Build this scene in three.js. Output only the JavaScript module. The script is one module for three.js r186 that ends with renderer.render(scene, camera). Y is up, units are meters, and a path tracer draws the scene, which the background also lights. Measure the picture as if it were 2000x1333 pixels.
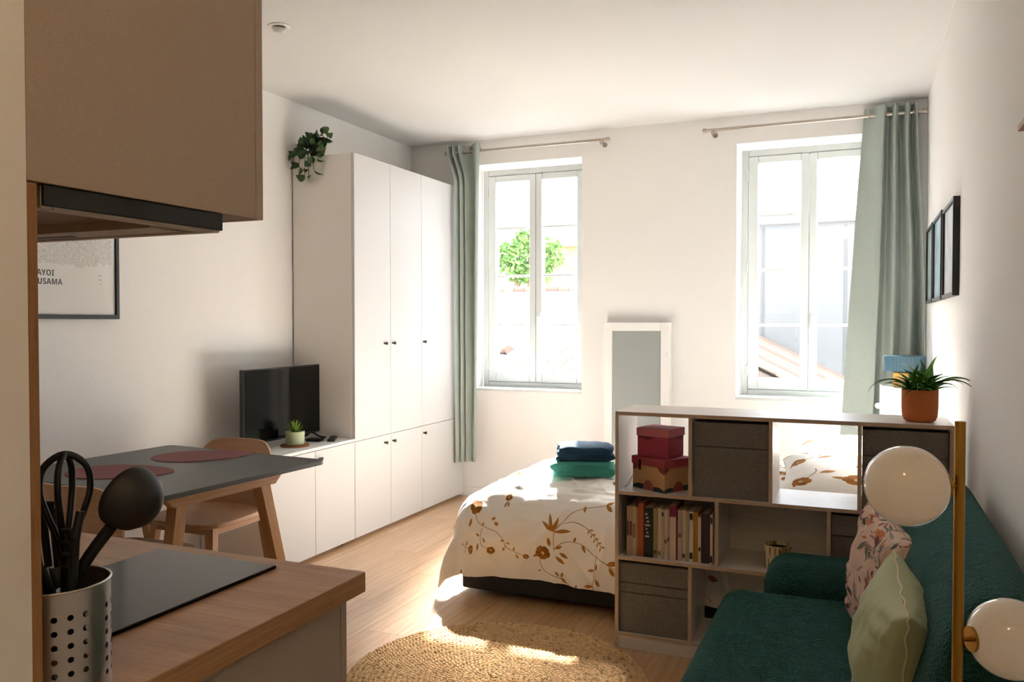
import * as THREE from 'three';
import { RoundedBoxGeometry } from 'three/addons/geometries/RoundedBoxGeometry.js';
import { mergeGeometries, toCreasedNormals } from 'three/addons/utils/BufferGeometryUtils.js';
import { ImprovedNoise } from 'three/addons/math/ImprovedNoise.js';

// ---------------------------------------------------------------- camera, sky, sun, exposure
const scene = new THREE.Scene();
const camera = new THREE.PerspectiveCamera(2 * Math.atan(666.5 / 1612) * 180 / Math.PI, 2000 / 1333, 0.05, 400);
camera.rotation.order = 'YXZ';
camera.position.set(0, 1.36, 0);
camera.rotation.set(-1.27 * Math.PI / 180, 23 * Math.PI / 180, 0);
scene.background = new THREE.Color().setRGB(1.4, 1.52, 1.7);          // bright hazy daylight sky
const sun = new THREE.DirectionalLight(new THREE.Color().setRGB(1, 0.985, 0.965), 10);
const SUN = new THREE.Vector3(0.33, -0.81, 1).normalize();            // the way its light travels
sun.position.copy(SUN).multiplyScalar(-30).add(new THREE.Vector3(-1.5, 0, -4));
sun.target.position.set(-1.5, 0, -4);
sun.castShadow = true; sun.shadow.mapSize.set(4096, 4096); sun.shadow.radius = 1.6;
Object.assign(sun.shadow.camera, { left: -14, right: 14, top: 14, bottom: -14, near: 1, far: 80 });
scene.add(sun, sun.target);
const aureole = new THREE.DirectionalLight(new THREE.Color().setRGB(1, 0.99, 0.98), 8);   // bright haze round the sun, some ten degrees wide
aureole.position.copy(sun.position); aureole.target = sun.target; aureole.castShadow = true; aureole.shadow.mapSize.set(2048, 2048); aureole.shadow.radius = 21;
Object.assign(aureole.shadow.camera, { left: -14, right: 14, top: 14, bottom: -14, near: 1, far: 80 });
scene.add(aureole);
const renderer = new THREE.WebGLRenderer();
renderer.toneMapping = THREE.LinearToneMapping;
renderer.toneMappingExposure = 5.0;
renderer.shadowMap.enabled = true;

// ---------------------------------------------------------------- helpers
let seed = 7;
const rnd = () => { seed = (seed + 0x6D2B79F5) | 0; let t = Math.imul(seed ^ (seed >>> 15), 1 | seed); t = (t + Math.imul(t ^ (t >>> 7), 61 | t)) ^ t; return ((t ^ (t >>> 14)) >>> 0) / 4294967296; };
const rr = (a, b) => a + (b - a) * rnd();
const PI = Math.PI, D2R = PI / 180;
const V = (x, y, z) => new THREE.Vector3(x, y, z);
const taken = {};
function numbered(n) { const k = taken[n] = (taken[n] ?? -1) + 1; return k ? n + '_' + String(k).padStart(3, '0') : n; }
function tag(o, label, category, group) { o.userData.label = label; o.userData.category = category; if (group) o.userData.group = group; return o; }
function thing(name, label, category, p = [0, 0, 0], turn = 0, group) {
  const g = new THREE.Group(); g.name = numbered(name); g.position.set(...p); g.rotation.y = turn; scene.add(g);
  return tag(g, label, category, group);
}
function obj(name, geo, mat, parent) {
  const m = new THREE.Mesh(Array.isArray(geo) ? merge(geo) : geo, mat);
  m.name = parent ? name : numbered(name); m.castShadow = m.receiveShadow = true; (parent ?? scene).add(m); return m;
}
function struct(name, geo, mat, parent) { const m = obj(name, geo, mat, parent); if (!parent) m.userData.kind = 'structure'; return m; }
function structGroup(name, p = [0, 0, 0]) { const g = new THREE.Group(); g.name = name; g.position.set(...p); g.userData.kind = 'structure'; scene.add(g); return g; }
function merge(list) {
  return mergeGeometries(list.map((g) => { const n = g.index ? g.toNonIndexed() : g.clone(); for (const k of Object.keys(n.attributes)) if (!['position', 'normal', 'uv'].includes(k)) n.deleteAttribute(k); return n; }));
}
// uv in metres, u along the grain axis where the face holds it
function uvBox(g, grain = 'x', ou = 0, ov = 0) {
  const p = g.attributes.position, n = g.attributes.normal, uv = new Float32Array(p.count * 2), gi = 'xyz'.indexOf(grain);
  for (let i = 0; i < p.count; i++) {
    const a = [Math.abs(n.getX(i)), Math.abs(n.getY(i)), Math.abs(n.getZ(i))], q = [p.getX(i), p.getY(i), p.getZ(i)];
    const k = a[0] > a[1] && a[0] > a[2] ? 0 : a[1] > a[2] ? 1 : 2;
    let [s, t] = [[2, 1], [0, 2], [0, 1]][k];
    if (t === gi) [s, t] = [t, s];
    uv[2 * i] = q[s] + ou; uv[2 * i + 1] = q[t] + ov;
  }
  g.setAttribute('uv', new THREE.BufferAttribute(uv, 2)); return g;
}
function bx(w, h, d, x = 0, y = 0, z = 0, r = 0, grain = 'x') {
  const g = r > 0 ? new RoundedBoxGeometry(w, h, d, 2, Math.min(r, w / 2.02, h / 2.02, d / 2.02)) : new THREE.BoxGeometry(w, h, d);
  g.translate(x, y, z); return uvBox(g, grain);
}
// box by its limits
const lim = (x0, x1, y0, y1, z0, z1, r = 0, grain = 'x') => bx(Math.abs(x1 - x0), Math.abs(y1 - y0), Math.abs(z1 - z0), (x0 + x1) / 2, (y0 + y1) / 2, (z0 + z1) / 2, r, grain);
const cyl = (r0, r1, h, x = 0, y = 0, z = 0, n = 24) => new THREE.CylinderGeometry(r0, r1, h, n).translate(x, y, z);
const lathe = (pts, n = 48) => new THREE.LatheGeometry(pts.map(([a, b]) => new THREE.Vector2(a, b)), n);
const tube = (pts, r, n = 24, k = 8, closed = false) => new THREE.TubeGeometry(new THREE.CatmullRomCurve3(pts, closed), n, r, k, closed);
function along(g, a, b) { // geometry along +y, length 1 at its origin base: put between a and b
  const d = b.clone().sub(a), m = new THREE.Matrix4().compose(a, new THREE.Quaternion().setFromUnitVectors(V(0, 1, 0), d.clone().normalize()), V(1, d.length(), 1));
  return g.applyMatrix4(m);
}
const rod = (a, b, r0, r1 = r0, n = 16) => along(new THREE.CylinderGeometry(r1, r0, 1, n).translate(0, 0.5, 0), a, b);
function bar(a, b, w, d, up = V(0, 1, 0), taper = 1) { // rectangular bar between two points
  const g = new THREE.BoxGeometry(w, 1, d).translate(0, 0.5, 0), p = g.attributes.position, L = a.distanceTo(b);
  for (let i = 0; i < p.count; i++) if (p.getY(i) > 0.5) { p.setX(i, p.getX(i) * taper); p.setZ(i, p.getZ(i) * taper); }
  g.scale(1, L, 1); uvBox(g, 'y');
  const y = b.clone().sub(a).normalize(), x = V(1, 0, 0).addScaledVector(y, -y.x).normalize(), z = x.clone().cross(y);
  return g.applyMatrix4(new THREE.Matrix4().makeBasis(x, y, z).setPosition(a));
}
// grid surface from f(u, v) -> Vector3, u,v in 0..1
function grid(nu, nv, f, fuv) {
  const pos = [], uv = [], idx = [];
  for (let j = 0; j <= nv; j++) for (let i = 0; i <= nu; i++) { const p = f(i / nu, j / nv); pos.push(p.x, p.y, p.z); const q = fuv ? fuv(i / nu, j / nv) : [i / nu, j / nv]; uv.push(...q); }
  for (let j = 0; j < nv; j++) for (let i = 0; i < nu; i++) { const a = j * (nu + 1) + i, b = a + 1, c = a + nu + 1, d = c + 1; idx.push(a, b, d, a, d, c); }
  const g = new THREE.BufferGeometry(); g.setAttribute('position', new THREE.Float32BufferAttribute(pos, 3)); g.setAttribute('uv', new THREE.Float32BufferAttribute(uv, 2)); g.setIndex(idx); g.computeVertexNormals(); return g;
}
const PN = new ImprovedNoise();
const noise = (x, y, z = 0) => PN.noise(x, y, z);
const smooth = (a, b, x) => { const t = Math.min(1, Math.max(0, (x - a) / (b - a))); return t * t * (3 - 2 * t); };
const lerp = (a, b, t) => a + (b - a) * t;

// ---------------------------------------------------------------- textures (tiling value noise)
const HT = new Float32Array(65536); for (let i = 0; i < 65536; i++) HT[i] = rnd();
function vn(x, y, px, py, s = 0) { // value noise with period px, py
  const xi = Math.floor(x), yi = Math.floor(y), fx = x - xi, fy = y - yi, u = fx * fx * (3 - 2 * fx), v = fy * fy * (3 - 2 * fy);
  const h = (a, b) => HT[((((a % px) + px) % px) * 157 + (((b % py) + py) % py) * 311 + s * 977) & 65535];
  return lerp(lerp(h(xi, yi), h(xi + 1, yi), u), lerp(h(xi, yi + 1), h(xi + 1, yi + 1), u), v);
}
function tex(w, h, f, size, srgb = true) { // size: metres the texture spans [u, v]
  const a = new Uint8Array(w * h * 4);
  for (let y = 0; y < h; y++) for (let x = 0; x < w; x++) { const c = f(x / w, y / h), k = (y * w + x) * 4; a[k] = c[0]; a[k + 1] = c[1]; a[k + 2] = c[2]; a[k + 3] = 255; }
  const t = new THREE.DataTexture(a, w, h); t.wrapS = t.wrapT = THREE.RepeatWrapping; t.magFilter = THREE.LinearFilter; t.minFilter = THREE.LinearMipmapLinearFilter; t.generateMipmaps = true;
  if (srgb) t.colorSpace = THREE.SRGBColorSpace; t.repeat.set(1 / size[0], 1 / size[1]); t.needsUpdate = true; return t;
}
const grey = (v) => { const k = Math.max(0, Math.min(255, v * 255)); return [k, k, k]; };
const mixc = (a, b, t) => [lerp(a[0], b[0], t), lerp(a[1], b[1], t), lerp(a[2], b[2], t)];
function woodTex(light, dark, size, w = 1024, h = 512, s = 0, streak = 1) {
  return tex(w, h, (u, v) => {
    const warp = vn(u * 4, v * 6, 4, 6, s) * 0.09;
    const ring = 0.5 + 0.5 * Math.sin((v + warp) * 2 * PI * 9 + vn(u * 6, v * 12, 6, 12, s + 1) * 5);
    const fine = vn(u * 16, v * 256, 16, 256, s + 2), pore = vn(u * 40, v * 420, 40, 420, s + 3), big = vn(u * 2, v * 8, 2, 8, s + 4);
    let t = 0.22 * ring * streak + 0.38 * fine + 0.28 * big + (pore > 0.78 ? 0.25 : 0);
    return mixc(light, dark, Math.min(1, t));
  }, size);
}
const plasterBump = tex(512, 512, (u, v) => grey(0.5 * vn(u * 128, v * 128, 128, 128) + 0.3 * vn(u * 40, v * 40, 40, 40, 1) + 0.2 * vn(u * 256, v * 256, 256, 256, 2)), [0.8, 0.8], false);
const weaveBump = tex(512, 512, (u, v) => grey(0.25 + 0.25 * Math.sin(u * 2 * PI * 64) * Math.sin(v * 2 * PI * 64) + 0.5 * vn(u * 160, v * 160, 160, 160)), [0.12, 0.12], false);
const boucleBump = tex(512, 512, (u, v) => { const a = vn(u * 70, v * 70, 70, 70), b = vn(u * 130, v * 130, 130, 130, 3); return grey(0.65 * Math.pow(a, 0.7) + 0.35 * b); }, [0.34, 0.34], false);

const meltBump = tex(256, 256, (u, v) => grey(0.6 * vn(u * 90, v * 90, 90, 90) + 0.4 * vn(u * 40, v * 40, 40, 40, 4)), [0.2, 0.2], false);
const greyWeave = tex(512, 512, (u, v) => { const a = vn(u * 60, v * 256, 60, 256, 1) * 0.5 + vn(u * 256, v * 90, 256, 90, 2) * 0.5; return mixc([92, 86, 82], [142, 134, 127], a); }, [0.28, 0.28]);
const curtainCol = tex(512, 512, (u, v) => { const a = vn(u * 256, v * 40, 256, 40, 1) * 0.5 + vn(u * 40, v * 256, 40, 256, 2) * 0.5; return mixc([160, 172, 164], [182, 192, 184], a); }, [0.4, 0.4]);
const taupeCol = tex(256, 256, (u, v) => mixc([172, 157, 142], [184, 168, 152], vn(u * 128, v * 128, 128, 128)), [0.15, 0.15]);
const floorTexes = [0, 1, 2].map((k) => woodTex([[222, 185, 142], [214, 174, 130], [226, 190, 150]][k], [[180, 134, 88], [170, 122, 78], [188, 142, 98]][k], [1.3, 0.36], 1024, 512, 10 * k));
const counterTex = woodTex([196, 156, 118], [150, 108, 74], [1.1, 0.5], 1024, 512, 40, 0.8);
const oakTex = woodTex([206, 162, 112], [160, 112, 66], [0.5, 0.16], 512, 256, 50);
const shelfTex = woodTex([236, 229, 222], [206, 196, 188], [0.9, 0.35], 512, 256, 60, 0.6);
const shelfFrontShadeTex = woodTex([200, 176, 152], [170, 144, 120], [0.9, 0.35], 512, 256, 61, 0.6);  // darker warm copy of the shelf wood, front-face shading painted in
const paneltex = woodTex([172, 128, 84], [134, 94, 58], [0.9, 0.35], 512, 256, 70);

const M = {};
const std = (o) => new THREE.MeshStandardMaterial(o), phy = (o) => new THREE.MeshPhysicalMaterial(o);
M.wall = std({ color: '#f3f1ee', roughness: 0.92, bumpMap: plasterBump, bumpScale: 0.0006 });
M.ceiling = std({ color: '#e2e1df', roughness: 0.95 });
M.white = std({ color: '#efeeeb', roughness: 0.55 });
M.doorWhite = std({ color: '#d6d6d6', roughness: 0.42 });
M.carcass = std({ color: '#f4efe8', roughness: 0.6 });
M.pvc = std({ color: '#d9dcdb', roughness: 0.32 });
M.black = std({ color: '#101112', roughness: 0.45 });
M.blackGloss = phy({ color: '#050607', roughness: 0.08, specularIntensity: 0.5 });
M.taupe = std({ map: taupeCol, roughness: 0.62 });
M.counter = std({ map: counterTex, roughness: 0.42 });
M.panelWood = std({ map: paneltex, roughness: 0.6 });
M.oak = std({ map: oakTex, roughness: 0.5 });
M.floors = floorTexes.map((t) => phy({ map: t, roughness: 0.3, clearcoat: 0.5, clearcoatRoughness: 0.22 }));
M.subfloor = std({ color: '#3a2a1c', roughness: 0.9 });
M.steel = std({ color: '#c9c8c4', metalness: 1, roughness: 0.3 });
M.nickel = std({ color: '#b7aea4', metalness: 1, roughness: 0.34 });
M.brass = std({ color: '#a9803c', metalness: 1, roughness: 0.34 });
M.plastic = std({ color: '#0d0e10', roughness: 0.36 });
M.plasticMatt = std({ color: '#121416', roughness: 0.55 });
M.glass = phy({ color: '#ffffff', transmission: 1, thickness: 0, roughness: 0, ior: 1.45, specularIntensity: 0.6 });
M.curtain = std({ map: curtainCol, roughness: 0.95, bumpMap: weaveBump, bumpScale: 0.0004, side: THREE.DoubleSide });
M.tableTop = std({ color: '#3f423f', roughness: 0.42 });
M.chair = std({ map: woodTex([206, 164, 128], [176, 132, 98], [0.6, 0.3], 512, 256, 80, 0.6), roughness: 0.5 });
M.shelf = std({ map: shelfTex, roughness: 0.34 });
M.shelfFrontShade = std({ map: shelfFrontShadeTex, roughness: 0.5 });
M.fabricBox = std({ map: greyWeave, roughness: 0.95, bumpMap: weaveBump, bumpScale: 0.0006 });
M.sofa = phy({ color: '#0d4743', roughness: 1, bumpMap: boucleBump, bumpScale: 0.009, sheen: 0.5, sheenColor: new THREE.Color('#2f7a72'), sheenRoughness: 0.6 });
M.bedBase = std({ color: '#2b2b2c', roughness: 0.95, bumpMap: weaveBump, bumpScale: 0.0004 });
M.linen = std({ color: '#f3efe9', roughness: 0.95, bumpMap: weaveBump, bumpScale: 0.0003 });
M.opal = phy({ color: '#fdf6ea', roughness: 1, transmission: 0.72, thickness: 0, side: THREE.DoubleSide });
M.clear = phy({ color: '#ffffff', roughness: 0.02, transmission: 1, thickness: 0, ior: 1.5 });
M.terracotta = std({ map: tex(256, 256, (u, v) => mixc([186, 98, 48], [206, 118, 64], vn(u * 100, v * 100, 100, 100)), [0.1, 0.1]), roughness: 0.85 });
M.soil = std({ color: '#2a1d14', roughness: 1 });

// ---------------------------------------------------------------- room shell
const XL = -3.35, XR = 0.364, ZB = -5.82, CH = 2.77, XC = -0.83, ZK = -0.617, ZE = 0.7;
{ // floor of oak planks running from the windows to the kitchen
  const floor = structGroup('floor');
  obj('subfloor', lim(XL - 0.3, XR + 0.3, -0.2, -0.006, ZB - 0.42, ZE + 0.2), M.subfloor, floor);
  const pw = 0.1935;
  let col = 0;
  for (let x = XL - 0.02; x < XR + 0.01; x += pw, col++) {
    let z = ZB - 0.4 - (col * 0.47 % 1.285);
    for (; z < ZE + 0.1; z += 1.285) {
      const x0 = x + 0.0006, x1 = x + pw - 0.0006, z0 = Math.max(z, ZB - 0.01) + 0.0006, z1 = Math.min(z + 1.285, ZE + 0.02) - 0.0006;
      if (z1 - z0 < 0.02 || (x1 < XC - 0.05 && z0 > ZK + 0.05)) continue;
      const g = bx(x1 - x0, 0.012, z1 - z0, (x0 + x1) / 2, -0.006, (z0 + z1) / 2);
      obj('plank', uvBox(g, 'z', rr(0, 9), rr(0, 9)), M.floors[(col * 7 + Math.round(z * 3 + 90)) % 3], floor);
    }
  }
}
struct('ceiling', lim(XL - 0.3, XR + 0.3, CH, CH + 0.2, ZB - 0.4, ZE + 0.2), M.ceiling);
struct('wall_left', uvBox(lim(XL - 0.25, XL, 0, CH, ZB, ZE)), M.wall);
struct('wall_right', uvBox(lim(XR, XR + 0.25, 0, CH, ZB, ZE)), M.wall);
struct('wall_kitchen', uvBox(lim(XL, XC, 0, CH, ZK, ZE)), M.wall);
struct('wall_entry', uvBox(lim(XC, XR, 0, CH, ZE, ZE + 0.2)), M.wall);
const WIN = [[-2.825, -1.91], [-0.8, 0.11]], WY0 = 0.832, WY1 = 2.583;
{ // window wall: inner leaf with the room's reveals, outer leaf with slightly larger openings
  const hole = (s, x0, x1, y0, y1) => { const h = new THREE.Path(); h.moveTo(x0, y0); h.lineTo(x1, y0); h.lineTo(x1, y1); h.lineTo(x0, y1); h.closePath(); s.holes.push(h); };
  const leaf = (e, z0, z1) => {
    const s = new THREE.Shape(); s.moveTo(XL - 0.25, -0.2); s.lineTo(XR + 0.25, -0.2); s.lineTo(XR + 0.25, CH + 0.2); s.lineTo(XL - 0.25, CH + 0.2); s.closePath();
    for (const [a, b] of WIN) hole(s, a - e, b + e, WY0 - e * 0.5, WY1 + e);
    return uvBox(new THREE.ExtrudeGeometry(s, { depth: z1 - z0, bevelEnabled: false }).translate(0, 0, z0));
  };
  struct('wall_back', [leaf(0, -6.06, ZB), leaf(0.03, -6.22, -6.06)], M.wall);
}
const wPaint = std({ color: '#f3f2ee', roughness: 0.6 });
struct('baseboard_back', lim(XL, XR, 0, 0.075, ZB, ZB + 0.012, 0.003), wPaint);
struct('baseboard_right', lim(XR - 0.012, XR, 0, 0.075, ZB + 0.012, ZE, 0.003), wPaint);
struct('baseboard_left', lim(XL, XL + 0.012, 0, 0.075, ZB + 0.012, ZK, 0.003), wPaint);
{ // entry door behind the viewer
  const d = structGroup('door_1', [-0.23, 0, ZE]);
  obj('door_leaf', lim(-0.42, 0.42, 0.008, 2.03, -0.05, -0.01, 0.004), M.white, d);
  for (const s of [-1, 1]) obj('door_jamb', lim(s * 0.42, s * 0.48, 0, 2.09, -0.06, 0, 0.004), M.white, d);
  obj('door_head', lim(-0.42, 0.42, 2.03, 2.09, -0.06, 0, 0.004), M.white, d);
  obj('handle', [rod(V(0.35, 1.0, -0.05), V(0.35, 1.0, -0.1), 0.009), rod(V(0.35, 1.0, -0.1), V(0.24, 1.0, -0.1), 0.009)], M.nickel, d);
}
{ // unseen warm ceiling light, added behind the viewer to brighten the near walls
  const e = thing('added_entry_light', 'unseen opal ceiling light added in the entry for warm fill', 'ceiling light', [-0.25, CH, 0.3]);
  obj('base_plate', cyl(0.15, 0.15, 0.02, 0, -0.01, 0, 40), M.white, e);
  obj('opal_dome', lathe([[0, -0.085], [0.06, -0.08], [0.11, -0.062], [0.138, -0.035], [0.142, -0.02], [0, -0.02]], 48), std({ color: '#fff4e2', roughness: 0.4, emissive: new THREE.Color().setRGB(1, 0.7, 0.4), emissiveIntensity: 0.25 }), e);
  const l = new THREE.PointLight(new THREE.Color().setRGB(1, 0.68, 0.36), 0.16); l.position.set(-0.25, CH - 0.14, 0.3); l.castShadow = true; l.shadow.radius = 5; scene.add(l);
}
// windows: outer frame, two casements with four panes each
WIN.forEach(([x0, x1], k) => {
  const w = structGroup('window_' + (k + 1), [(x0 + x1) / 2, 0, -6.1]);
  const h = (x1 - x0) / 2, y0 = WY0, y1 = WY1, f = 0.05;
  obj('window_frame', [lim(-h, -h + f, y0, y1, -0.04, 0.04, 0.006), lim(h - f, h, y0, y1, -0.04, 0.04, 0.006), lim(-h + f, h - f, y1 - f, y1, -0.04, 0.04, 0.006), lim(-h + f, h - f, y0, y0 + 0.055, -0.04, 0.04, 0.006)], M.pvc, w);
  for (const s of [-1, 1]) {
    const a = s < 0 ? -h + f : 0.0015, b = s < 0 ? -0.0015 : h - f, t = 0.066, ti = 0.052;
    const gl = s < 0 ? a + t : a + ti, gr = s < 0 ? b - ti : b - t, gb = y0 + 0.055 + 0.082, gt = y1 - f - 0.052;
    const sash = obj('sash', [lim(a, gl, y0 + 0.057, y1 - f - 0.002, -0.03, 0.05, 0.008), lim(gr, b, y0 + 0.057, y1 - f - 0.002, -0.03, 0.05, 0.008), lim(gl, gr, y0 + 0.057, gb, -0.03, 0.05, 0.008), lim(gl, gr, gt, y1 - f - 0.002, -0.03, 0.05, 0.008)], M.pvc, w);
    const ys = [gb, 1.343, 1.732, 2.116, gt];
    for (let i = 0; i < 4; i++) {
      obj('pane', lim(gl, gr, ys[i] + (i ? 0.009 : 0), ys[i + 1] - (i < 3 ? 0.009 : 0), 0.004, 0.0045), M.glass, sash);
      if (i) obj('glazing_bar', lim(gl, gr, ys[i] - 0.009, ys[i] + 0.009, -0.008, 0.018, 0.004), M.pvc, sash);
    }
    if (s > 0) obj('handle', [lim(0.012, 0.042, 1.3, 1.44, 0.05, 0.058, 0.003), lim(0.018, 0.036, 1.27, 1.41, 0.075, 0.092, 0.006), rod(V(0.027, 1.4, 0.055), V(0.027, 1.4, 0.085), 0.008)], M.pvc, sash);
    for (const hy of [1.02, 1.75, 2.4]) obj('hinge', cyl(0.007, 0.007, 0.07, s < 0 ? a - 0.004 : b + 0.004, hy, 0.052, 12), M.pvc, sash);
  }
  struct('trim_' + (k + 1), lim(x0, x1, WY0, WY0 + 0.018, -6.05, ZB + 0.006, 0.004), M.pvc);
});

// ---------------------------------------------------------------- outside: neighbouring roofs
{
  const ext = (c, r = 0.9) => std({ color: c, roughness: r });
  const tileM = [ext('#7c685b'), ext('#887365'), ext('#705d51')];
  const roof = thing('tiled_roof', 'weathered clay tile roof right below the left window', 'roof', [-4.72, 0.76, -12.5]);
  // local axes: down the slope and across
  const down = V(-0.5, -0.48, 0.72).normalize(), across = V(0.78, 0.14, 0.61).addScaledVector(down, -V(0.78, 0.14, 0.61).dot(down)).normalize(), up = across.clone().cross(down).negate();
  if (up.y < 0) up.negate();
  const tileG = new THREE.CylinderGeometry(0.095, 0.082, 0.5, 10, 1, true, 0, PI); // half pipe
  tileG.rotateZ(0); 
  const basis = new THREE.Matrix4().makeBasis(across, down.clone().negate(), across.clone().cross(down.clone().negate()));
  const base = bx(4.2, 2.2, 0.1, 0, 0, -0.1); base.applyMatrix4(basis);
  obj('roof_deck', base, ext('#5d4f45'), roof);
  for (let i = 0; i < 17; i++) for (let j = 0; j < 5; j++) {
    const t = obj('roof_tile', tileG, tileM[(i * 5 + j * 3) % 3], roof);
    const p = across.clone().multiplyScalar((i - 8) * 0.235).addScaledVector(down, (j - 2) * 0.42);
    t.applyMatrix4(new THREE.Matrix4().makeRotationY(-PI / 2)); 
    t.matrix.premultiply(basis); t.matrix.setPosition(p); t.matrix.decompose(t.position, t.quaternion, t.scale);
    t.rotateZ(0.0); t.rotateX(0.07);
  }
  obj('house_wall', lim(-2, 2, -6.7, -1.1, -1.4, 0.9), ext('#d8c9b5'), roof);
  const pale = thing('pale_house', 'low pale house with a wide flat pitched roof and a skylight', 'house', [-8.2, -6, -21]);
  const pr = new THREE.Shape(); pr.moveTo(-3.2, 6.6); pr.lineTo(0, 8.15); pr.lineTo(3.2, 6.6); pr.lineTo(3.2, 0); pr.lineTo(-3.2, 0); pr.closePath();
  obj('house_wall', uvBox(new THREE.ExtrudeGeometry(pr, { depth: 8, bevelEnabled: false }).rotateY(PI / 2).translate(-4, 0, 0)), ext('#b8b0a4'), pale);
  obj('roof_plane', bar(V(0, 6.55, 3.35), V(0, 8.2, 0), 8.3, 0.1), ext('#a08a7b'), pale);
  obj('roof_plane', bar(V(0, 6.55, -3.35), V(0, 8.2, 0), 8.3, 0.1), ext('#a08a7b'), pale);
  for (let i = 0; i < 26; i++) obj('ridge_tile', new THREE.CylinderGeometry(0.1, 0.12, 0.34, 8).rotateZ(PI / 2).translate(-4 + i * 0.32, 8.24, 0), tileM[i % 3], pale);
  obj('skylight', bx(0.95, 0.06, 0.5, 2.1, 0, 0).rotateX(0.46).translate(0, 7.15, 2.3), phy({ color: '#2f5a78', roughness: 0.3 }), pale);
  const shed = thing('awning_house', 'small house with coral awning seen low in the left window', 'house', [-6.35, -5, -15.2]);
  obj('house_wall', lim(-1.2, 0.9, 0, 5.42, -0.9, 0.4), ext('#e8d9c8'), shed);
  obj('awning', lim(-1.25, 0.95, 5.43, 5.58, -0.9, 0.65), ext('#dd8d74'), shed);
  obj('fascia', lim(-1.25, 0.95, 5.62, 5.74, -0.9, 0.7), ext('#9aa0ac'), shed);
  for (let i = 0; i < 9; i++) obj('eave_tile', new THREE.CylinderGeometry(0.09, 0.11, 1.7, 8).rotateX(PI / 2).translate(-1.1 + i * 0.25, 5.84, -0.1), tileM[i % 3], shed);
  const far = thing('orange_house', 'tall apricot house with a small window far behind the tree', 'house', [-13.6, -6, -41]);
  obj('house_wall', lim(-1.9, 2.4, 0, 11.4, -3, 0), ext('#b98e70'), far);
  obj('roof', bar(V(0.25, 11.4, 0.3), V(0.25, 11.9, -1.6), 4.6, 0.15), ext('#c98f72'), far);
  for (const [x, y] of [[-0.28, 10.5], [-1.2, 8.6], [0.5, 8.4]]) { const w = obj('window', lim(x - 0.2, x + 0.2, y - 0.3, y + 0.3, 0, 0.05), ext('#a8a8b8'), far); obj('pane', lim(x - 0.15, x + 0.15, y - 0.25, y + 0.25, 0.05, 0.06), phy({ color: '#a9c4d6', roughness: 0.1 }), w); }
  const gab = thing('gabled_house', 'distant pale gabled house left of the apricot one', 'house', [-15.9, -6, -33.5]);
  const gs = new THREE.Shape(); gs.moveTo(-2.2, 0); gs.lineTo(2.2, 0); gs.lineTo(2.2, 8.4); gs.lineTo(0, 9.9); gs.lineTo(-2.2, 8.4); gs.closePath();
  obj('house_wall', uvBox(new THREE.ExtrudeGeometry(gs, { depth: 5, bevelEnabled: false })), ext('#b0a9a0'), gab);
  for (const s of [-1, 1]) obj('roof_plane', bar(V(s * 2.5, 8.25, 2.5), V(0, 9.98, 2.5), 0.12, 5.4), ext('#cdb7a6'), gab);
  // tree
  const tree = thing('leafy_tree', 'light green leafy tree standing behind the pale roofs', 'tree', [-15.25, -6, -37.6]);
  obj('trunk', [rod(V(0, 0, 0), V(0.2, 8.5, 0), 0.3, 0.16), rod(V(0.2, 8.2, 0), V(-1.1, 10.6, 0.3), 0.12, 0.04), rod(V(0.2, 8.2, 0), V(1.3, 10.8, -0.2), 0.12, 0.04), rod(V(0.2, 8.4, 0), V(0.2, 11.4, 0), 0.12, 0.03)], ext('#6d5a48'), tree);
  const lg = new THREE.CircleGeometry(0.13, 6); lg.scale(0.7, 1.3, 1);
  const inst = new THREE.InstancedMesh(lg, std({ color: '#6f9350', roughness: 0.8, side: THREE.DoubleSide }), 1500);
  inst.name = 'foliage'; inst.userData.kind = 'stuff'; inst.castShadow = inst.receiveShadow = true; tree.add(inst);
  const blobs = [[-1.1, 10.6, 0.8], [1.2, 10.7, 0.8], [0.1, 11.3, 0.75], [-0.3, 9.9, 0.7], [0.8, 9.8, 0.6]], mm = new THREE.Matrix4(), qq = new THREE.Quaternion(), ee = new THREE.Euler();
  for (let i = 0; i < 1500; i++) { const b = blobs[i % 5], d = V(rr(-1, 1), rr(-1, 1), rr(-1, 1)).normalize().multiplyScalar(b[2] * Math.cbrt(rnd())); ee.set(rr(0, 6), rr(0, 6), rr(0, 6)); mm.compose(V(b[0] + d.x, b[1] + d.y, d.z), qq.setFromEuler(ee), V(1, 1, 1)); inst.setMatrixAt(i, mm); }
  // grey house across from the right window
  const gh = thing('grey_house', 'plain grey rendered house filling the right window', 'house', [-0.4, -6, -14]);
  obj('house_wall', lim(-2.4, 3.6, 0, 8.95, -5, 0), ext('#6c6c6a'), gh);
  obj('coping', lim(-2.5, 3.7, 8.95, 9.1, -5.1, 0.1, 0.02), ext('#8d8a85'), gh);
  obj('roof_plane', bar(V(0.6, 9.1, -0.6), V(0.6, 9.55, -2.6), 6, 0.12), ext('#c9b5a6'), gh);
  for (const x of [-1.1, 0.15, 1.4]) obj('pilaster', lim(x - 0.02, x + 0.02, 0, 8.9, 0, 0.012), ext('#5c5c5a'), gh);
  const lr = thing('lean_to_roof', 'sloping clay tile roof at the foot of the grey house', 'roof', [-0.55, 0.52, -12.4]);
  const d2 = V(0.86, -0.4, 0.32).normalize(), a2 = V(0.25, 0, -0.97).addScaledVector(d2, -V(0.25, 0, -0.97).dot(d2)).normalize();
  const b2 = new THREE.Matrix4().makeBasis(a2, d2.clone().negate(), a2.clone().cross(d2.clone().negate()));
  obj('roof_deck', bx(2.2, 3.2, 0.1, 0, 0, b2.elements[9] > 0 ? -0.1 : 0.1).applyMatrix4(b2), ext('#5d4f45'), lr);
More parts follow.
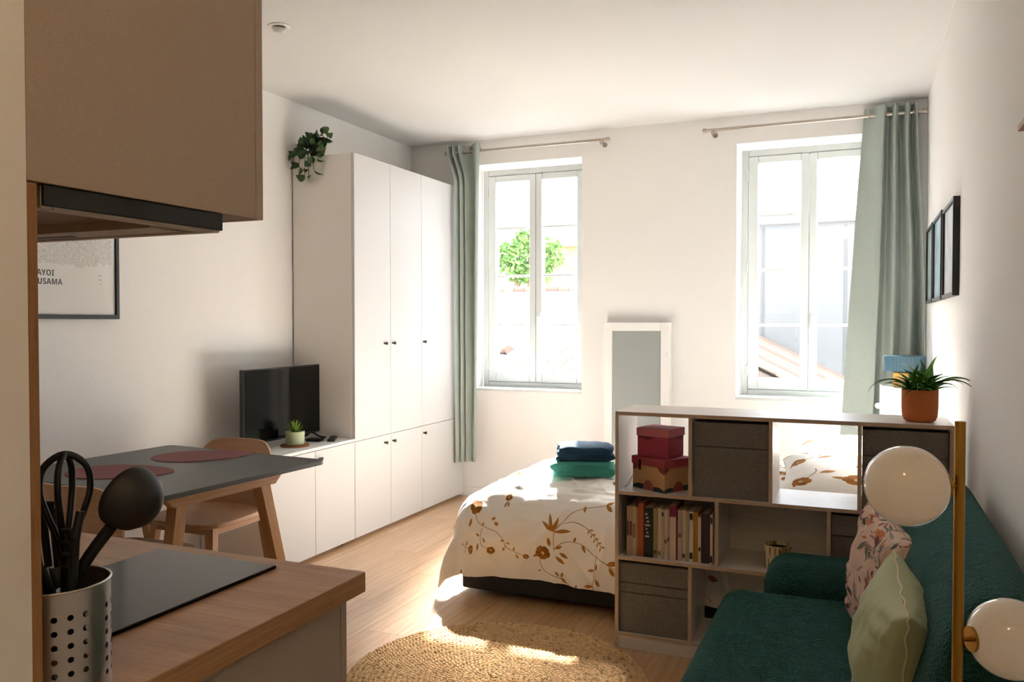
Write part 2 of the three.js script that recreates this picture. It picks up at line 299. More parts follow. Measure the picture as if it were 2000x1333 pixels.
  for (let i = 0; i < 8; i++) for (let j = 0; j < 7; j++) {
    const t = obj('roof_tile', tileG, tileM[(i * 5 + j * 3) % 3], lr), p = a2.clone().multiplyScalar((i - 3.5) * 0.235).addScaledVector(d2, (j - 3) * 0.42);
    const bb = b2.elements[9] > 0 ? b2 : new THREE.Matrix4().makeBasis(a2.clone().negate(), d2.clone().negate(), a2.clone().negate().cross(d2.clone().negate()));
    t.matrix.makeRotationY(-PI / 2).premultiply(bb).setPosition(p); t.matrix.decompose(t.position, t.quaternion, t.scale); t.rotateZ(0.0); t.rotateX(0.07);
  }
  const gnd = struct('ground', lim(-60, 60, -6.2, -6, -80, ZB - 0.5), ext('#77736c')); gnd.userData.kind = 'structure';
}

// ---------------------------------------------------------------- wardrobe and sideboard
const XF = -2.88;
function knob(parent, y, z) { obj('knob', [cyl(0.005, 0.006, 0.016, 0, 0.008, 0, 12), cyl(0.011, 0.009, 0.008, 0, 0.019, 0, 16)].map((g) => g.rotateZ(-PI / 2).translate(XF, y, z)), M.black, parent); }
{
  const w = thing('wardrobe', 'tall white built-in wardrobe with six flat doors in the corner', 'wardrobe');
  obj('carcass', [lim(XL + 0.012, XF - 0.02, 0.022, 2.406, -4.318, -4.302, 0.001), lim(XL + 0.012, XF - 0.02, 0.022, 2.406, -5.8, -5.782), lim(XL + 0.012, XF - 0.02, 2.388, 2.406, -5.782, -4.318), lim(XL + 0.012, XF - 0.02, 0.022, 0.04, -5.782, -4.318), lim(XL + 0.012, XL + 0.02, 0.04, 2.388, -5.782, -4.318), lim(XL + 0.02, XF - 0.02, 0.612, 0.632, -5.782, -4.318)], M.carcass, w);
  obj('plinth', lim(XL + 0.03, XF - 0.06, 0.001, 0.022, -5.79, -4.32), M.carcass, w);
  const zs = [-4.302, -4.724, -5.144, -5.8], g = 0.0016;
  for (let i = 0; i < 3; i++) for (const [y0, y1] of [[0.022, 0.622], [0.625, 2.406]]) {
    const d = obj('door', lim(XF - 0.018, XF, y0, y1, zs[i + 1] + g, zs[i] - g, 0.0015), M.doorWhite, w);
    const ky = y0 < 0.1 ? 0.573 : 1.225, kz = [-4.645, -4.748, -5.168][i];
    knob(d, ky, kz);
  }
  const s = thing('sideboard', 'low white sideboard with flat doors carrying the television', 'sideboard');
  obj('carcass', [lim(XL + 0.012, XF - 0.02, 0.022, 0.624, -4.3, -4.284), lim(XL + 0.012, XF - 0.02, 0.022, 0.624, -3.506, -3.49), lim(XL + 0.012, XF - 0.02, 0.022, 0.04, -4.284, -3.506), lim(XL + 0.012, XL + 0.02, 0.04, 0.624, -4.284, -3.506)], M.carcass, s);
  obj('top', lim(XL + 0.005, XF + 0.002, 0.626, 0.643, -4.3, -3.486, 0.0015), M.white, s);
  obj('plinth', lim(XL + 0.03, XF - 0.06, 0.001, 0.022, -4.29, -3.5), M.carcass, s);
  const zz = [-3.49, -3.9, -4.3];
  for (let i = 0; i < 2; i++) { const d = obj('door', lim(XF - 0.018, XF, 0.022, 0.622, zz[i + 1] + g, zz[i] - g, 0.0015), M.doorWhite, s); knob(d, 0.575, [-3.53, -3.936][i]); }
  for (const z of [-3.56, -4.22]) obj('foot', cyl(0.018, 0.018, 0.021, XF - 0.05, 0.0115, z, 12), M.black, s);
}
// television
{
  const t = thing('television', 'black flat television standing on the white sideboard', 'television', [-3.125, 0.643, -3.935], 1 * D2R);
  obj('housing', lim(-0.03, 0, 0.035, 0.457, -0.353, 0.353, 0.004), M.plastic, t);
  obj('screen', lim(0, 0.0015, 0.048, 0.451, -0.347, 0.347), M.blackGloss, t);
  obj('back_shell', lim(-0.07, -0.03, 0.06, 0.3, -0.22, 0.22, 0.015), M.plasticMatt, t);
  for (const s of [-1, 1]) obj('foot', tube([V(0.075, 0.006, s * 0.31), V(0.04, 0.014, s * 0.29), V(0, 0.04, s * 0.27), V(-0.05, 0.016, s * 0.28), V(-0.1, 0.006, s * 0.3)], 0.006, 20, 8), M.plastic, t);
}
{ // small succulent on a coaster
  tag(obj('coaster', new THREE.CylinderGeometry(0.083, 0.083, 0.008, 40).translate(-3.03, 0.6475, -3.91), std({ color: '#9c6238', roughness: 0.7 })), 'round brown wooden coaster under the small green plant', 'coaster');
  const p = thing('succulent_plant', 'small spiky succulent in a pale green pot by the television', 'plant', [-3.03, 0.6517, -3.91]);
  obj('pot', lathe([[0, 0], [0.046, 0], [0.052, 0.006], [0.055, 0.075], [0.0555, 0.078], [0.051, 0.079], [0.05, 0.066], [0, 0.066]]), std({ color: '#bcc79f', roughness: 0.7 }), p);
  obj('soil', cyl(0.0495, 0.0495, 0.004, 0, 0.067, 0), M.soil, p);
  const lm = [std({ color: '#8fb544', roughness: 0.55, side: THREE.DoubleSide }), std({ color: '#6f9a34', roughness: 0.55, side: THREE.DoubleSide })];
  const lf = leaf(0.085, 0.017, 0.25, 6);
  for (let i = 0; i < 30; i++) { const l = obj('leaf', lf, lm[i % 2], p), ring = i / 30; l.position.set(0, 0.066, 0); l.rotation.set(0, i * 2.4, 0, 'YXZ'); l.rotateZ(-(0.12 + ring * 0.95)); l.scale.setScalar(1 - 0.25 * ring); }
}
// a blade: base at the origin, up along y, bending towards +x
function leaf(L, w, bend, n = 8, fold = 0.25) {
  return grid(2, n, (u, v) => {
    const a = bend * v, y = bend ? L * Math.sin(a) / bend : L * v, x = bend ? L * (1 - Math.cos(a)) / bend : 0;
    const ww = w * (v < 0.35 ? 0.55 + 0.45 * v / 0.35 : Math.pow(1 - (v - 0.35) / 0.65, 0.8)) / 2, s = (u - 0.5) * 2;
    return V(x + Math.abs(s) * ww * fold * -1, y, s * ww);
  });
}
// a round tapering grass blade bending towards +x
function strand(L, r, bend) {
  return grid(6, 20, (u, v) => { const a = bend * v, y = L * Math.sin(a) / bend, x = L * (1 - Math.cos(a)) / bend, w = r * (1 - 0.92 * v * v), t = u * 2 * PI; return V(x + w * Math.cos(t) * Math.cos(a), y - w * Math.cos(t) * Math.sin(a), w * Math.sin(t)); });
}
{ // remote controls
  const r1 = thing('remote_control', 'slim black remote lying flat at the cabinet edge', 'remote', [-2.975, 0.643, -4.2], 0.5);
  obj('body', lim(-0.022, 0.022, 0, 0.016, -0.08, 0.08, 0.006), M.plastic, r1);
  obj('keypad', lim(-0.014, 0.014, 0.016, 0.0175, -0.06, 0.05, 0.0005), M.plasticMatt, r1);
  const r2 = thing('media_player', 'small black media box behind the remote control', 'media box', [-3.045, 0.643, -4.12], 0.2);
  obj('body', lim(-0.045, 0.045, 0, 0.018, -0.035, 0.035, 0.006), M.plasticMatt, r2);
  obj('cable', tube([V(-0.04, 0.008, 0.01), V(-0.09, 0.01, 0.04), V(-0.13, 0.012, 0.0), V(-0.17, 0.03, 0.02)], 0.003, 20, 6), M.plastic, r2);
}
{ // trailing plant on the wardrobe's corner
  const p = thing('trailing_plant', 'dark green trailing plant hanging over the wardrobe corner', 'plant', [-3.2, 2.407, -4.37]);
  obj('pot', lathe([[0, 0], [0.04, 0], [0.055, 0.07], [0.05, 0.07], [0.045, 0.06], [0, 0.06]], 24), std({ color: '#4a3c2c', roughness: 0.8 }), p);
  const lm = ['#2c4a22', '#1f3a1c', '#3d5d2a', '#56763a'].map((c) => std({ color: c, roughness: 0.5, side: THREE.DoubleSide }));
  const lf = grid(4, 6, (u, v) => { const w = 0.021 * Math.sin(PI * Math.pow(v, 0.8)) , s = (u - 0.5) * 2; return V(s * w, v * 0.058, -Math.abs(s) * w * 0.35 + 0.012 * v * v); });
  const ends = [[-0.17, -0.02, 0.1], [-0.13, -0.13, 0.12], [-0.06, -0.2, 0.13], [0.0, -0.25, 0.13], [0.03, -0.24, 0.12], [0.08, -0.16, 0.12], [0.12, -0.05, 0.12], [0.12, 0.06, 0.1], [-0.1, 0.02, 0.1], [0.06, 0.1, 0.03], [0.16, 0.16, 0.05], [-0.04, 0.13, 0.03], [-0.12, 0.09, 0.05]];
  for (const [ex0, ey0, ez] of ends) {
    const ex = ex0 * 0.74, ey = ey0 * (ey0 < 0 ? 0.62 : 0.9);
    const pts = [V(0, 0.05, 0), V(ex * 0.4, 0.09 + Math.max(0, ey) * 0.4, ez * 0.5), V(ex * 0.85, ey * 0.3 + 0.04, ez * 0.95), V(ex, ey, ez)], c = new THREE.CatmullRomCurve3(pts);
    obj('vine', new THREE.TubeGeometry(c, 12, 0.0018, 5), lm[1], p);
    const n = 8;
    for (let k = 1; k <= n; k++) { const l = obj('leaf', lf, lm[(k + ends.length) % 3 === 0 && ey > 0.05 ? 3 : (k * 7 + Math.round(ex * 100) + 40) % 3], p); c.getPoint(k / n, l.position); l.rotation.set(rr(-2.6, 0.4), rr(-1.2, 1.2), rr(-1.6, 1.6)); l.scale.setScalar(rr(0.85, 1.25)); }
  }
}
// ceiling spot
{
  const s = thing('ceiling_spotlight', 'small white recessed ceiling spotlight beside the kitchen cupboard', 'spotlight', [-2.565, CH, -3.21]);
  obj('ring', lathe([[0.03, -0.004], [0.043, -0.008], [0.052, -0.004], [0.053, 0], [0.03, 0]], 40), M.white, s);
  const h = obj('head', lathe([[0, -0.012], [0.018, -0.014], [0.024, -0.024], [0.029, -0.024], [0.031, 0], [0, 0]], 32), M.white, s); h.rotation.set(0.35, 0, -0.3);
}

// ---------------------------------------------------------------- curtains and rods
function curtainRod(label, xa, xb, y, brackets) {
  const r = thing('curtain_rod', label, 'curtain rod', [0, y, -5.735], 0, 'curtain rods');
  obj('rod', rod(V(xa, 0, 0), V(xb, 0, 0), 0.011), M.nickel, r);
  for (const x of [xa, xb]) obj('end_cap', rod(V(x - 0.012, 0, 0), V(x + 0.012, 0, 0), 0.015), M.nickel, r);
  for (const x of brackets) obj('bracket', [rod(V(x, -0.02, 0), V(x, -0.02, -0.083), 0.007), cyl(0.018, 0.018, 0.006, 0, 0, 0).rotateX(PI / 2).translate(x, -0.02, -0.081), cyl(0.014, 0.014, 0.03, x, -0.014, 0)], M.nickel, r);
}
curtainRod('thin nickel rod over the left window', -2.985, -1.688, 2.674, [-2.93, -1.735]);
curtainRod('thin nickel rod over the right window', -1.004, 0.345, 2.672, [-0.945, 0.3]);
function curtain(label, yTop, yBot, X, Z, rings) { // X(u, v), Z(u, v): u along the cloth, v down
  const c = thing('curtain', label, 'curtain');
  const g = grid(160, 70, (u, v) => V(X(u, v), lerp(yTop, yBot, v), Z(u, v)), (u, v) => [u * 1.3, v * 2.4]);
  obj('drape', g, M.curtain, c);
  for (const [x, z] of rings) { const t = obj('eyelet', new THREE.TorusGeometry(0.021, 0.004, 8, 24).rotateY(PI / 2), M.nickel, c); t.position.set(x, yTop - 0.045, z); }
}
{ // left curtain: hangs from the rod, bulging out round the wardrobe's end
  const out = (v) => smooth(0.0, 0.13, v);
  const X = (u, v) => { const o = out(v), a = lerp(-2.985, -2.862, o) , b = lerp(-2.69, lerp(-2.69, -2.735, v), o); const skew = [0, 0.15, 0.3, 0.44, 1], k = Math.min(3, Math.floor(u * 4)), t = u * 4 - k; const pos = lerp(skew[k], skew[k + 1], t); return lerp(a, b, lerp(pos, u, v * 0.35)) + 0.004 * noise(u * 6, v * 3, 1) * u; };
  const Z = (u, v) => -5.735 + 0.105 * out(v) * Math.pow(1 - u, 1.2) + (0.046 - 0.02 * v) * Math.sin(u * 2 * PI * 3.5 - 0.6) * (1 - 0.3 * smooth(0.6, 1, v) * u) + 0.01 * noise(u * 5, v * 4, 2);
  curtain('sage green curtain gathered between wardrobe and left window', 2.728, 0.287, X, Z, [[-2.705, -5.735], [-2.78, -5.735], [-2.86, -5.735], [-2.94, -5.735]]);
}
{ // right curtain: broad flap over the window, tight folds by the wall
  const knots = [[0, 0], [0.3, 0.36], [0.42, 0.42], [0.55, 0.57], [0.68, 0.71], [0.8, 0.84], [1, 1]];
  const map = (u) => { for (let i = 1; i < knots.length; i++) if (u <= knots[i][0]) return lerp(knots[i - 1][1], knots[i][1], (u - knots[i - 1][0]) / (knots[i][0] - knots[i - 1][0])); return 1; };
  const X = (u, v) => { const a = lerp(0.0, -0.15, Math.pow(v, 0.9)), b = lerp(0.302, 0.352, smooth(0, 0.5, v)); return lerp(a, b, map(u)) + 0.005 * noise(u * 6, v * 3, 5); };
  const wave = (u) => { const p = u < 0.36 ? u / 0.36 * 0.5 : 0.5 + (u - 0.36) / 0.64 * 3; return Math.cos(p * 2 * PI); };
  const Z = (u, v) => -5.732 - (0.05 - 0.01 * v) * wave(u) + 0.012 * noise(u * 5, v * 4, 6);
  curtain('sage green curtain drawn partly across the right window', 2.728, 0.2, X, Z, [[0.03, -5.735], [0.125, -5.735], [0.185, -5.735], [0.235, -5.735], [0.28, -5.735]]);
}

// ---------------------------------------------------------------- kitchen
{
  const c = thing('kitchen_worktop', 'oak laminate kitchen worktop with the black hob', 'worktop');
  obj('slab', lim(-2.05, -0.823, 0.873, 0.91, -1.262, ZK - 0.013, 0.002), M.counter, c);
  const w = thing('splashback', 'upright wood panel on the kitchen wall behind the utensil pot', 'splashback');
  obj('panel', lim(-2.05, XC, 0.911, 1.512, ZK - 0.0125, ZK - 0.0005, 0.0008, 'y'), M.panelWood, w);
  const xs = [-0.84, -1.44, -2.04];
  const bl = ['taupe base cupboard at the open end of the worktop', 'taupe base cupboard second from the worktop end'];
  const ul = ['taupe wall cupboard above the hood at the open end', 'taupe wall cupboard second from the open end'];
  for (let i = 0; i < 2; i++) {
    const b = thing('base_cupboard', bl[i], 'cupboard');
    obj('carcass', lim(xs[i + 1] + 0.001, xs[i] - (i ? 0.001 : 0), 0.1, 0.872, -1.208, ZK - 0.002, 0.001), M.taupe, b);
    obj('plinth', lim(xs[i + 1] + 0.001, xs[i] - 0.03, 0.001, 0.1, -1.15, ZK - 0.002), M.taupe, b);
    const d = obj('door', lim(xs[i + 1] + 0.002, xs[i] - 0.0005, 0.104, 0.868, -1.227, -1.21, 0.0012), M.taupe, b);
    obj('handle', lim(xs[i] - 0.3, xs[i] - 0.002, 0.69, 0.698, -1.247, -1.228, 0.002), M.nickel, d);
    const u = thing('wall_cupboard', ul[i], 'cupboard');
    const x0 = i ? xs[i] - 0.001 : XC;
    obj('carcass', lim(xs[i + 1] + 0.001, x0, i ? 1.512 : 1.514, 2.42, -0.983, ZK - 0.001, 0.001), M.taupe, u);
    obj('door', lim(xs[i + 1] + 0.002, x0 - 0.0005, 1.514, 2.42, -1.0, -0.9845, 0.0012), M.taupe, u);
  }
  const hm = std({ color: '#c9bdae', roughness: 0.5, metalness: 0.3 });
  const h = thing('extractor_hood', 'slim built-in extractor hood under the taupe wall cupboard', 'hood');
  obj('body', [lim(-1.42, -0.838, 1.487, 1.513, -0.917, -0.9, 0.002), lim(-1.42, -0.838, 1.487, 1.513, -0.655, -0.64, 0.002), lim(-0.86, -0.838, 1.487, 1.513, -0.9, -0.655, 0.002), lim(-1.42, -1.398, 1.487, 1.513, -0.9, -0.655, 0.002), lim(-1.398, -0.86, 1.505, 1.513, -0.9, -0.655)], hm, h);
  obj('shadow_strip', lim(-0.838, -0.833, 1.49, 1.513, -0.917, -0.64, 0.001), M.plasticMatt, h);  // dark strip painted in for the shadow gap under the cupboard
  obj('grease_filter', lim(-1.39, -0.87, 1.499, 1.5045, -0.83, -0.66, 0.001), std({ color: '#8d7866', roughness: 0.6, metalness: 0.4 }), h);
  obj('control_strip', lim(-1.39, -0.89, 1.4885, 1.5045, -0.898, -0.84, 0.001), hm, h);
  obj('slot', lim(-1.3, -1.08, 1.4878, 1.489, -0.884, -0.872), M.black, h);
  const k = thing('induction_hob', 'black glass induction hob set on the oak worktop', 'hob');
  obj('glass_top', lim(-1.268, -0.982, 0.9105, 0.917, -1.212, -0.7, 0.002), phy({ color: '#0a0b0b', roughness: 0.14, specularIntensity: 0.45 }), k);
}
{ // perforated steel pot with utensils
  const PX = -0.903, PZ = -0.704, PY = 0.9103, R = 0.06, Hh = 0.135;
  const t = thing('utensil_holder', 'perforated stainless steel pot full of black utensils', 'utensil pot', [PX, PY, PZ]);
  // wall with real round holes: a flat sheet with holes bent into a cylinder
  const sh = new THREE.Shape(), L = 2 * PI * R, n = 22; sh.moveTo(0, 0);
  for (let i = 1; i <= 96; i++) sh.lineTo(L * i / 96, 0); sh.lineTo(L, Hh); for (let i = 95; i >= 0; i--) sh.lineTo(L * i / 96, Hh); sh.closePath();
  const gs = [];
  // build each cell (with a hole) as a small strip so that it bends smoothly
  const rows = 6, pitch = 0.0165, yb = 0.014;
  for (let i = 0; i < n; i++) {
    const x0 = L * i / n, x1 = L * (i + 1) / n, hasHoles = ![0, 4, 9, 13, 17].includes(i);
    for (let j = -1; j <= rows; j++) {
      const y0 = j < 0 ? 0 : yb + j * pitch, y1 = j < 0 ? yb : j === rows ? Hh : yb + (j + 1) * pitch;
      const nn = 3, s = new THREE.Shape(); s.moveTo(x0, y0);
      for (let q = 1; q <= nn; q++) s.lineTo(lerp(x0, x1, q / nn), y0); for (let q = nn; q >= 0; q--) s.lineTo(lerp(x0, x1, q / nn), y1); s.closePath();
      if (hasHoles && j >= 0 && j < rows) { const hp = new THREE.Path(); hp.absellipse((x0 + x1) / 2, (y0 + y1) / 2, 0.0035, 0.0035, 0, 2 * PI, true); s.holes.push(hp); }
      const g = new THREE.ShapeGeometry(s, 8), p = g.attributes.position, nm = g.attributes.normal;
      for (let q = 0; q < p.count; q++) { const a = p.getX(q) / R; p.setXYZ(q, Math.cos(a) * R, p.getY(q), -Math.sin(a) * R); nm.setXYZ(q, Math.cos(a), 0, -Math.sin(a)); }
      gs.push(g);
    }
  }
  obj('wall', gs, std({ color: '#c4c3c0', metalness: 1, roughness: 0.28, side: THREE.DoubleSide }), t);
  obj('base', cyl(R - 0.001, R - 0.001, 0.002, 0, 0.001, 0, 48), M.steel, t);
  obj('rim', new THREE.TorusGeometry(R, 0.0016, 8, 64).rotateX(PI / 2).translate(0, Hh, 0), M.steel, t);
  const inPot = (p) => [PX + p[0], PY + p[1], PZ + p[2]];
  // whisk
  const F = V(-Math.sin(23 * D2R), 0, -Math.cos(23 * D2R)), Rt = V(Math.cos(23 * D2R), 0, -Math.sin(23 * D2R));
  const at = (r, y, f) => Rt.clone().multiplyScalar(r).addScaledVector(F, f).add(V(0, y, 0));
  const wk = thing('whisk', 'black whisk with looped wires standing in the steel pot', 'whisk', [PX, PY + 0.003, PZ]);
  obj('handle', rod(at(0.004, 0.0, 0.015), at(0.012, 0.165, 0.0), 0.008, 0.006), M.plastic, wk);
  for (const a of [0.55, 1.78]) {
    const pts = [];
    const prof = [[0.005, 0.16], [0.012, 0.185], [0.026, 0.215], [0.036, 0.245], [0.03, 0.272], [0, 0.287]];
    for (const [r, y] of prof) pts.push(at(0.012 + 0.76 * r * Math.cos(a), y, r * Math.sin(a) * 0.76)); for (const [r, y] of prof.slice(0, -1).reverse()) pts.push(at(0.012 - 0.76 * r * Math.cos(a), y, -r * Math.sin(a) * 0.76));
    obj('wire', tube(pts, 0.0042, 48, 10), M.plastic, wk);
  }
  // ladle, bowl turned towards the viewer's left
  const ld = thing('ladle', 'black soup ladle with a deep round bowl', 'ladle', [PX, PY + 0.003, PZ]);
  const bc = at(0.092, 0.235, -0.005);
  obj('handle', tube([at(-0.03, 0.01, 0.01), at(0.012, 0.11, 0.0), at(0.04, 0.16, -0.003), at(0.07, 0.2, -0.004)], 0.0075, 20, 10), M.plasticMatt, ld);
  const bowl = obj('bowl', lathe([[0, -0.04], [0.014, -0.0375], [0.026, -0.03], [0.035, -0.018], [0.0385, -0.003], [0.039, 0.004], [0.0365, 0.004], [0.033, -0.016], [0.02, -0.03], [0, -0.0365]], 40), M.plasticMatt, ld);
  bowl.position.copy(bc); bowl.quaternion.setFromUnitVectors(V(0, 1, 0), at(-0.86, 0.34, 0.38).normalize());
  // pasta server
  const sv = thing('pasta_server', 'narrow black pasta server with small teeth on one side', 'pasta server', [PX, PY + 0.003, PZ]);
  obj('handle', [rod(at(0.022, 0.005, -0.02), at(0.038, 0.19, -0.028), 0.006, 0.0055), rod(at(0.038, 0.19, -0.028), at(0.042, 0.222, -0.022), 0.0055, 0.005)], M.plasticMatt, sv);
  for (let i = 0; i < 4; i++) obj('tooth', rod(at(0.033, 0.155 + i * 0.0145, -0.026), at(0.021, 0.157 + i * 0.0145, -0.026), 0.0042, 0.002, 8), M.plasticMatt, sv);
  // slotted turner at the left
  const tn = thing('turner', 'black slotted turner leaning left behind the whisk', 'turner', [PX, PY + 0.003, PZ]);
  obj('handle', rod(at(0.01, 0.004, 0.03), at(-0.035, 0.14, 0.03), 0.006), M.plastic, tn);
  for (let i = 0; i < 4; i++) obj('blade_bar', rod(at(-0.05 + i * 0.012, 0.14, 0.03), at(-0.062 + i * 0.013, 0.215, 0.034), 0.005), M.plastic, tn);
  obj('blade_edge', rod(at(-0.067, 0.217, 0.034), at(-0.018, 0.217, 0.034), 0.005), M.plastic, tn);
  const sp = thing('serving_spoon', 'black serving spoon low in the steel pot', 'spoon', [PX, PY + 0.003, PZ]);
  obj('handle', rod(at(-0.01, 0.003, -0.03), at(-0.028, 0.135, -0.03), 0.007), M.plastic, sp);
  const spb = obj('bowl', new THREE.SphereGeometry(1, 24, 16).scale(0.026, 0.036, 0.009), M.plastic, sp); spb.position.copy(at(-0.031, 0.16, -0.03));
}

// ---------------------------------------------------------------- poster
{
  const W = 0.5, Hp = 0.7, c = document.createElement('canvas'); c.width = 1000; c.height = 1400; const x = c.getContext('2d');
  x.fillStyle = '#e9e6e2'; x.fillRect(0, 0, 1000, 1400);
  // irregular net of small cells, fading out raggedly at its lower border
  x.strokeStyle = '#8e8e8b'; x.lineWidth = 2.6;
  for (let j = 0; j < 34; j++) for (let i = 0; i < 36; i++) {
    const px = 30 + i * 26.5 + rr(-6, 6) + (j % 2) * 13, py = 40 + j * 28 + rr(-6, 6), r = rr(9, 14);
    if (py > 930 + 60 * noise(i * 0.2, 3.3) || px > 965) continue;
    x.beginPath(); for (let k = 0; k <= 8; k++) { const a = k / 8 * 2 * PI, q = r * (0.85 + 0.3 * HT[(i * 61 + j * 17 + (k % 8)) & 65535]); k ? x.lineTo(px + q * Math.cos(a), py + q * Math.sin(a)) : x.moveTo(px + q, py); } x.stroke();
  }
  x.fillStyle = '#3a3f3d'; x.font = 'bold 76px sans-serif'; x.textAlign = 'left';
  x.fillText('YAYOI', 88, 1036); x.fillText('KUSAMA', 88, 1118);
  x.font = '22px sans-serif'; x.fillStyle = '#8b8b88'; x.textAlign = 'right';
  for (const [s, y] of [['1929', 1020], ['1965', 1060], ['net', 1100]]) x.fillText(s, 850, y);
  const t = new THREE.CanvasTexture(c); t.colorSpace = THREE.SRGBColorSpace;
  const p = thing('framed_poster', 'framed pale poster with dark block letters on the left wall', 'poster', [XL, 1.377, -2.7]);
  const fm = std({ color: '#1d2a28', roughness: 0.5 });
  obj('frame', [lim(0, 0.022, 0, 0.02, -0.255, 0.255, 0.002), lim(0, 0.022, 0.69, 0.71, -0.255, 0.255, 0.002), lim(0, 0.022, 0.02, 0.69, -0.255, -0.237, 0.002), lim(0, 0.022, 0.02, 0.69, 0.237, 0.255, 0.002)], fm, p);
  const pg = new THREE.PlaneGeometry(0.474, 0.67).rotateY(PI / 2).translate(0.0105, 0.355, 0);
  obj('print', pg, std({ map: t, roughness: 0.8 }), p);
  obj('backing', lim(0.001, 0.01, 0.01, 0.7, -0.24, 0.24), M.black, p);
  // slightly bowed acrylic sheet
  obj('acrylic_sheet', grid(24, 8, (u, v) => V(0.015 + 0.003 * Math.sin(u * PI) * Math.sin(v * PI), 0.02 + 0.67 * v, 0.237 - 0.474 * u)), M.glass, p);
}

// ---------------------------------------------------------------- dining table and chairs
{
  const t = thing('dining_table', 'dark grey square dining table on splayed oak legs', 'table', [-2.717, 0, -2.637], -4 * D2R);
  const s = new THREE.Shape(), a = 0.49, b = 0.445, r = 0.035;
  s.moveTo(-a + r, -b); s.lineTo(a - r, -b); s.quadraticCurveTo(a, -b, a, -b + r); s.lineTo(a, b - r); s.quadraticCurveTo(a, b, a - r, b); s.lineTo(-a + r, b); s.quadraticCurveTo(-a, b, -a, b - r); s.lineTo(-a, -b + r); s.quadraticCurveTo(-a, -b, -a + r, -b);
  obj('table_top', uvBox(new THREE.ExtrudeGeometry(s, { depth: 0.014, bevelEnabled: true, bevelSize: 0.003, bevelThickness: 0.003, bevelSegments: 2 }).rotateX(-PI / 2).translate(0, 0.733, 0)), M.tableTop, t);
  for (const sx of [-1, 1]) { // end beams with chamfered ends, along z
    const q = new THREE.Shape(); q.moveTo(-0.34, 0.73); q.lineTo(0.34, 0.73); q.lineTo(0.27, 0.665); q.lineTo(-0.27, 0.665); q.closePath();
    obj('end_beam', uvBox(new THREE.ExtrudeGeometry(q, { depth: 0.035, bevelEnabled: true, bevelSize: 0.002, bevelThickness: 0.002, bevelSegments: 1 }).rotateY(PI / 2).translate((sx > 0 ? 0.345 : -0.44) - 0.0175, 0, 0), 'z'), M.oak, t);
    for (const sz of [-1, 1]) obj('leg', bar(V(sx > 0 ? 0.37 : -0.45, 0.0, sz * 0.36), V(sx > 0 ? 0.325 : -0.44, 0.69, sz * 0.215), 0.042, 0.042, undefined, 1.25), M.oak, t);
  }
  for (const sz of [-1, 1]) obj('long_beam', lim(-0.42, 0.33, 0.67, 0.729, sz * 0.23 - 0.015, sz * 0.23 + 0.015, 0.002), M.oak, t);
  // two round felt mats
  const mat = std({ color: '#7d4c4b', roughness: 0.95, bumpMap: meltBump, bumpScale: 0.0005 });
  const blob = (label, p, rx, rz, turn) => {
    const q = new THREE.Shape(); for (let i = 0; i <= 60; i++) { const an = i / 60 * 2 * PI, k = 1 + 0.09 * Math.cos(2 * an + 0.6) + 0.05 * Math.cos(3 * an); const xx = rx * k * Math.cos(an), yy = rz * k * Math.sin(an); i ? q.lineTo(xx, yy) : q.moveTo(xx, yy); }
    const g = thing('placemat', label, 'placemat', p, turn, 'rust placemats');
    obj('felt', uvBox(new THREE.ExtrudeGeometry(q, { depth: 0.003, bevelEnabled: false }).rotateX(-PI / 2)), mat, g);
  };
  blob('rust red rounded placemat nearer the television', [-2.78, 0.7502, -2.905], 0.2, 0.17, 0.9);
  blob('rust red rounded placemat nearer the kitchen worktop', [-2.79, 0.7502, -2.46], 0.2, 0.17, 0.4);
}
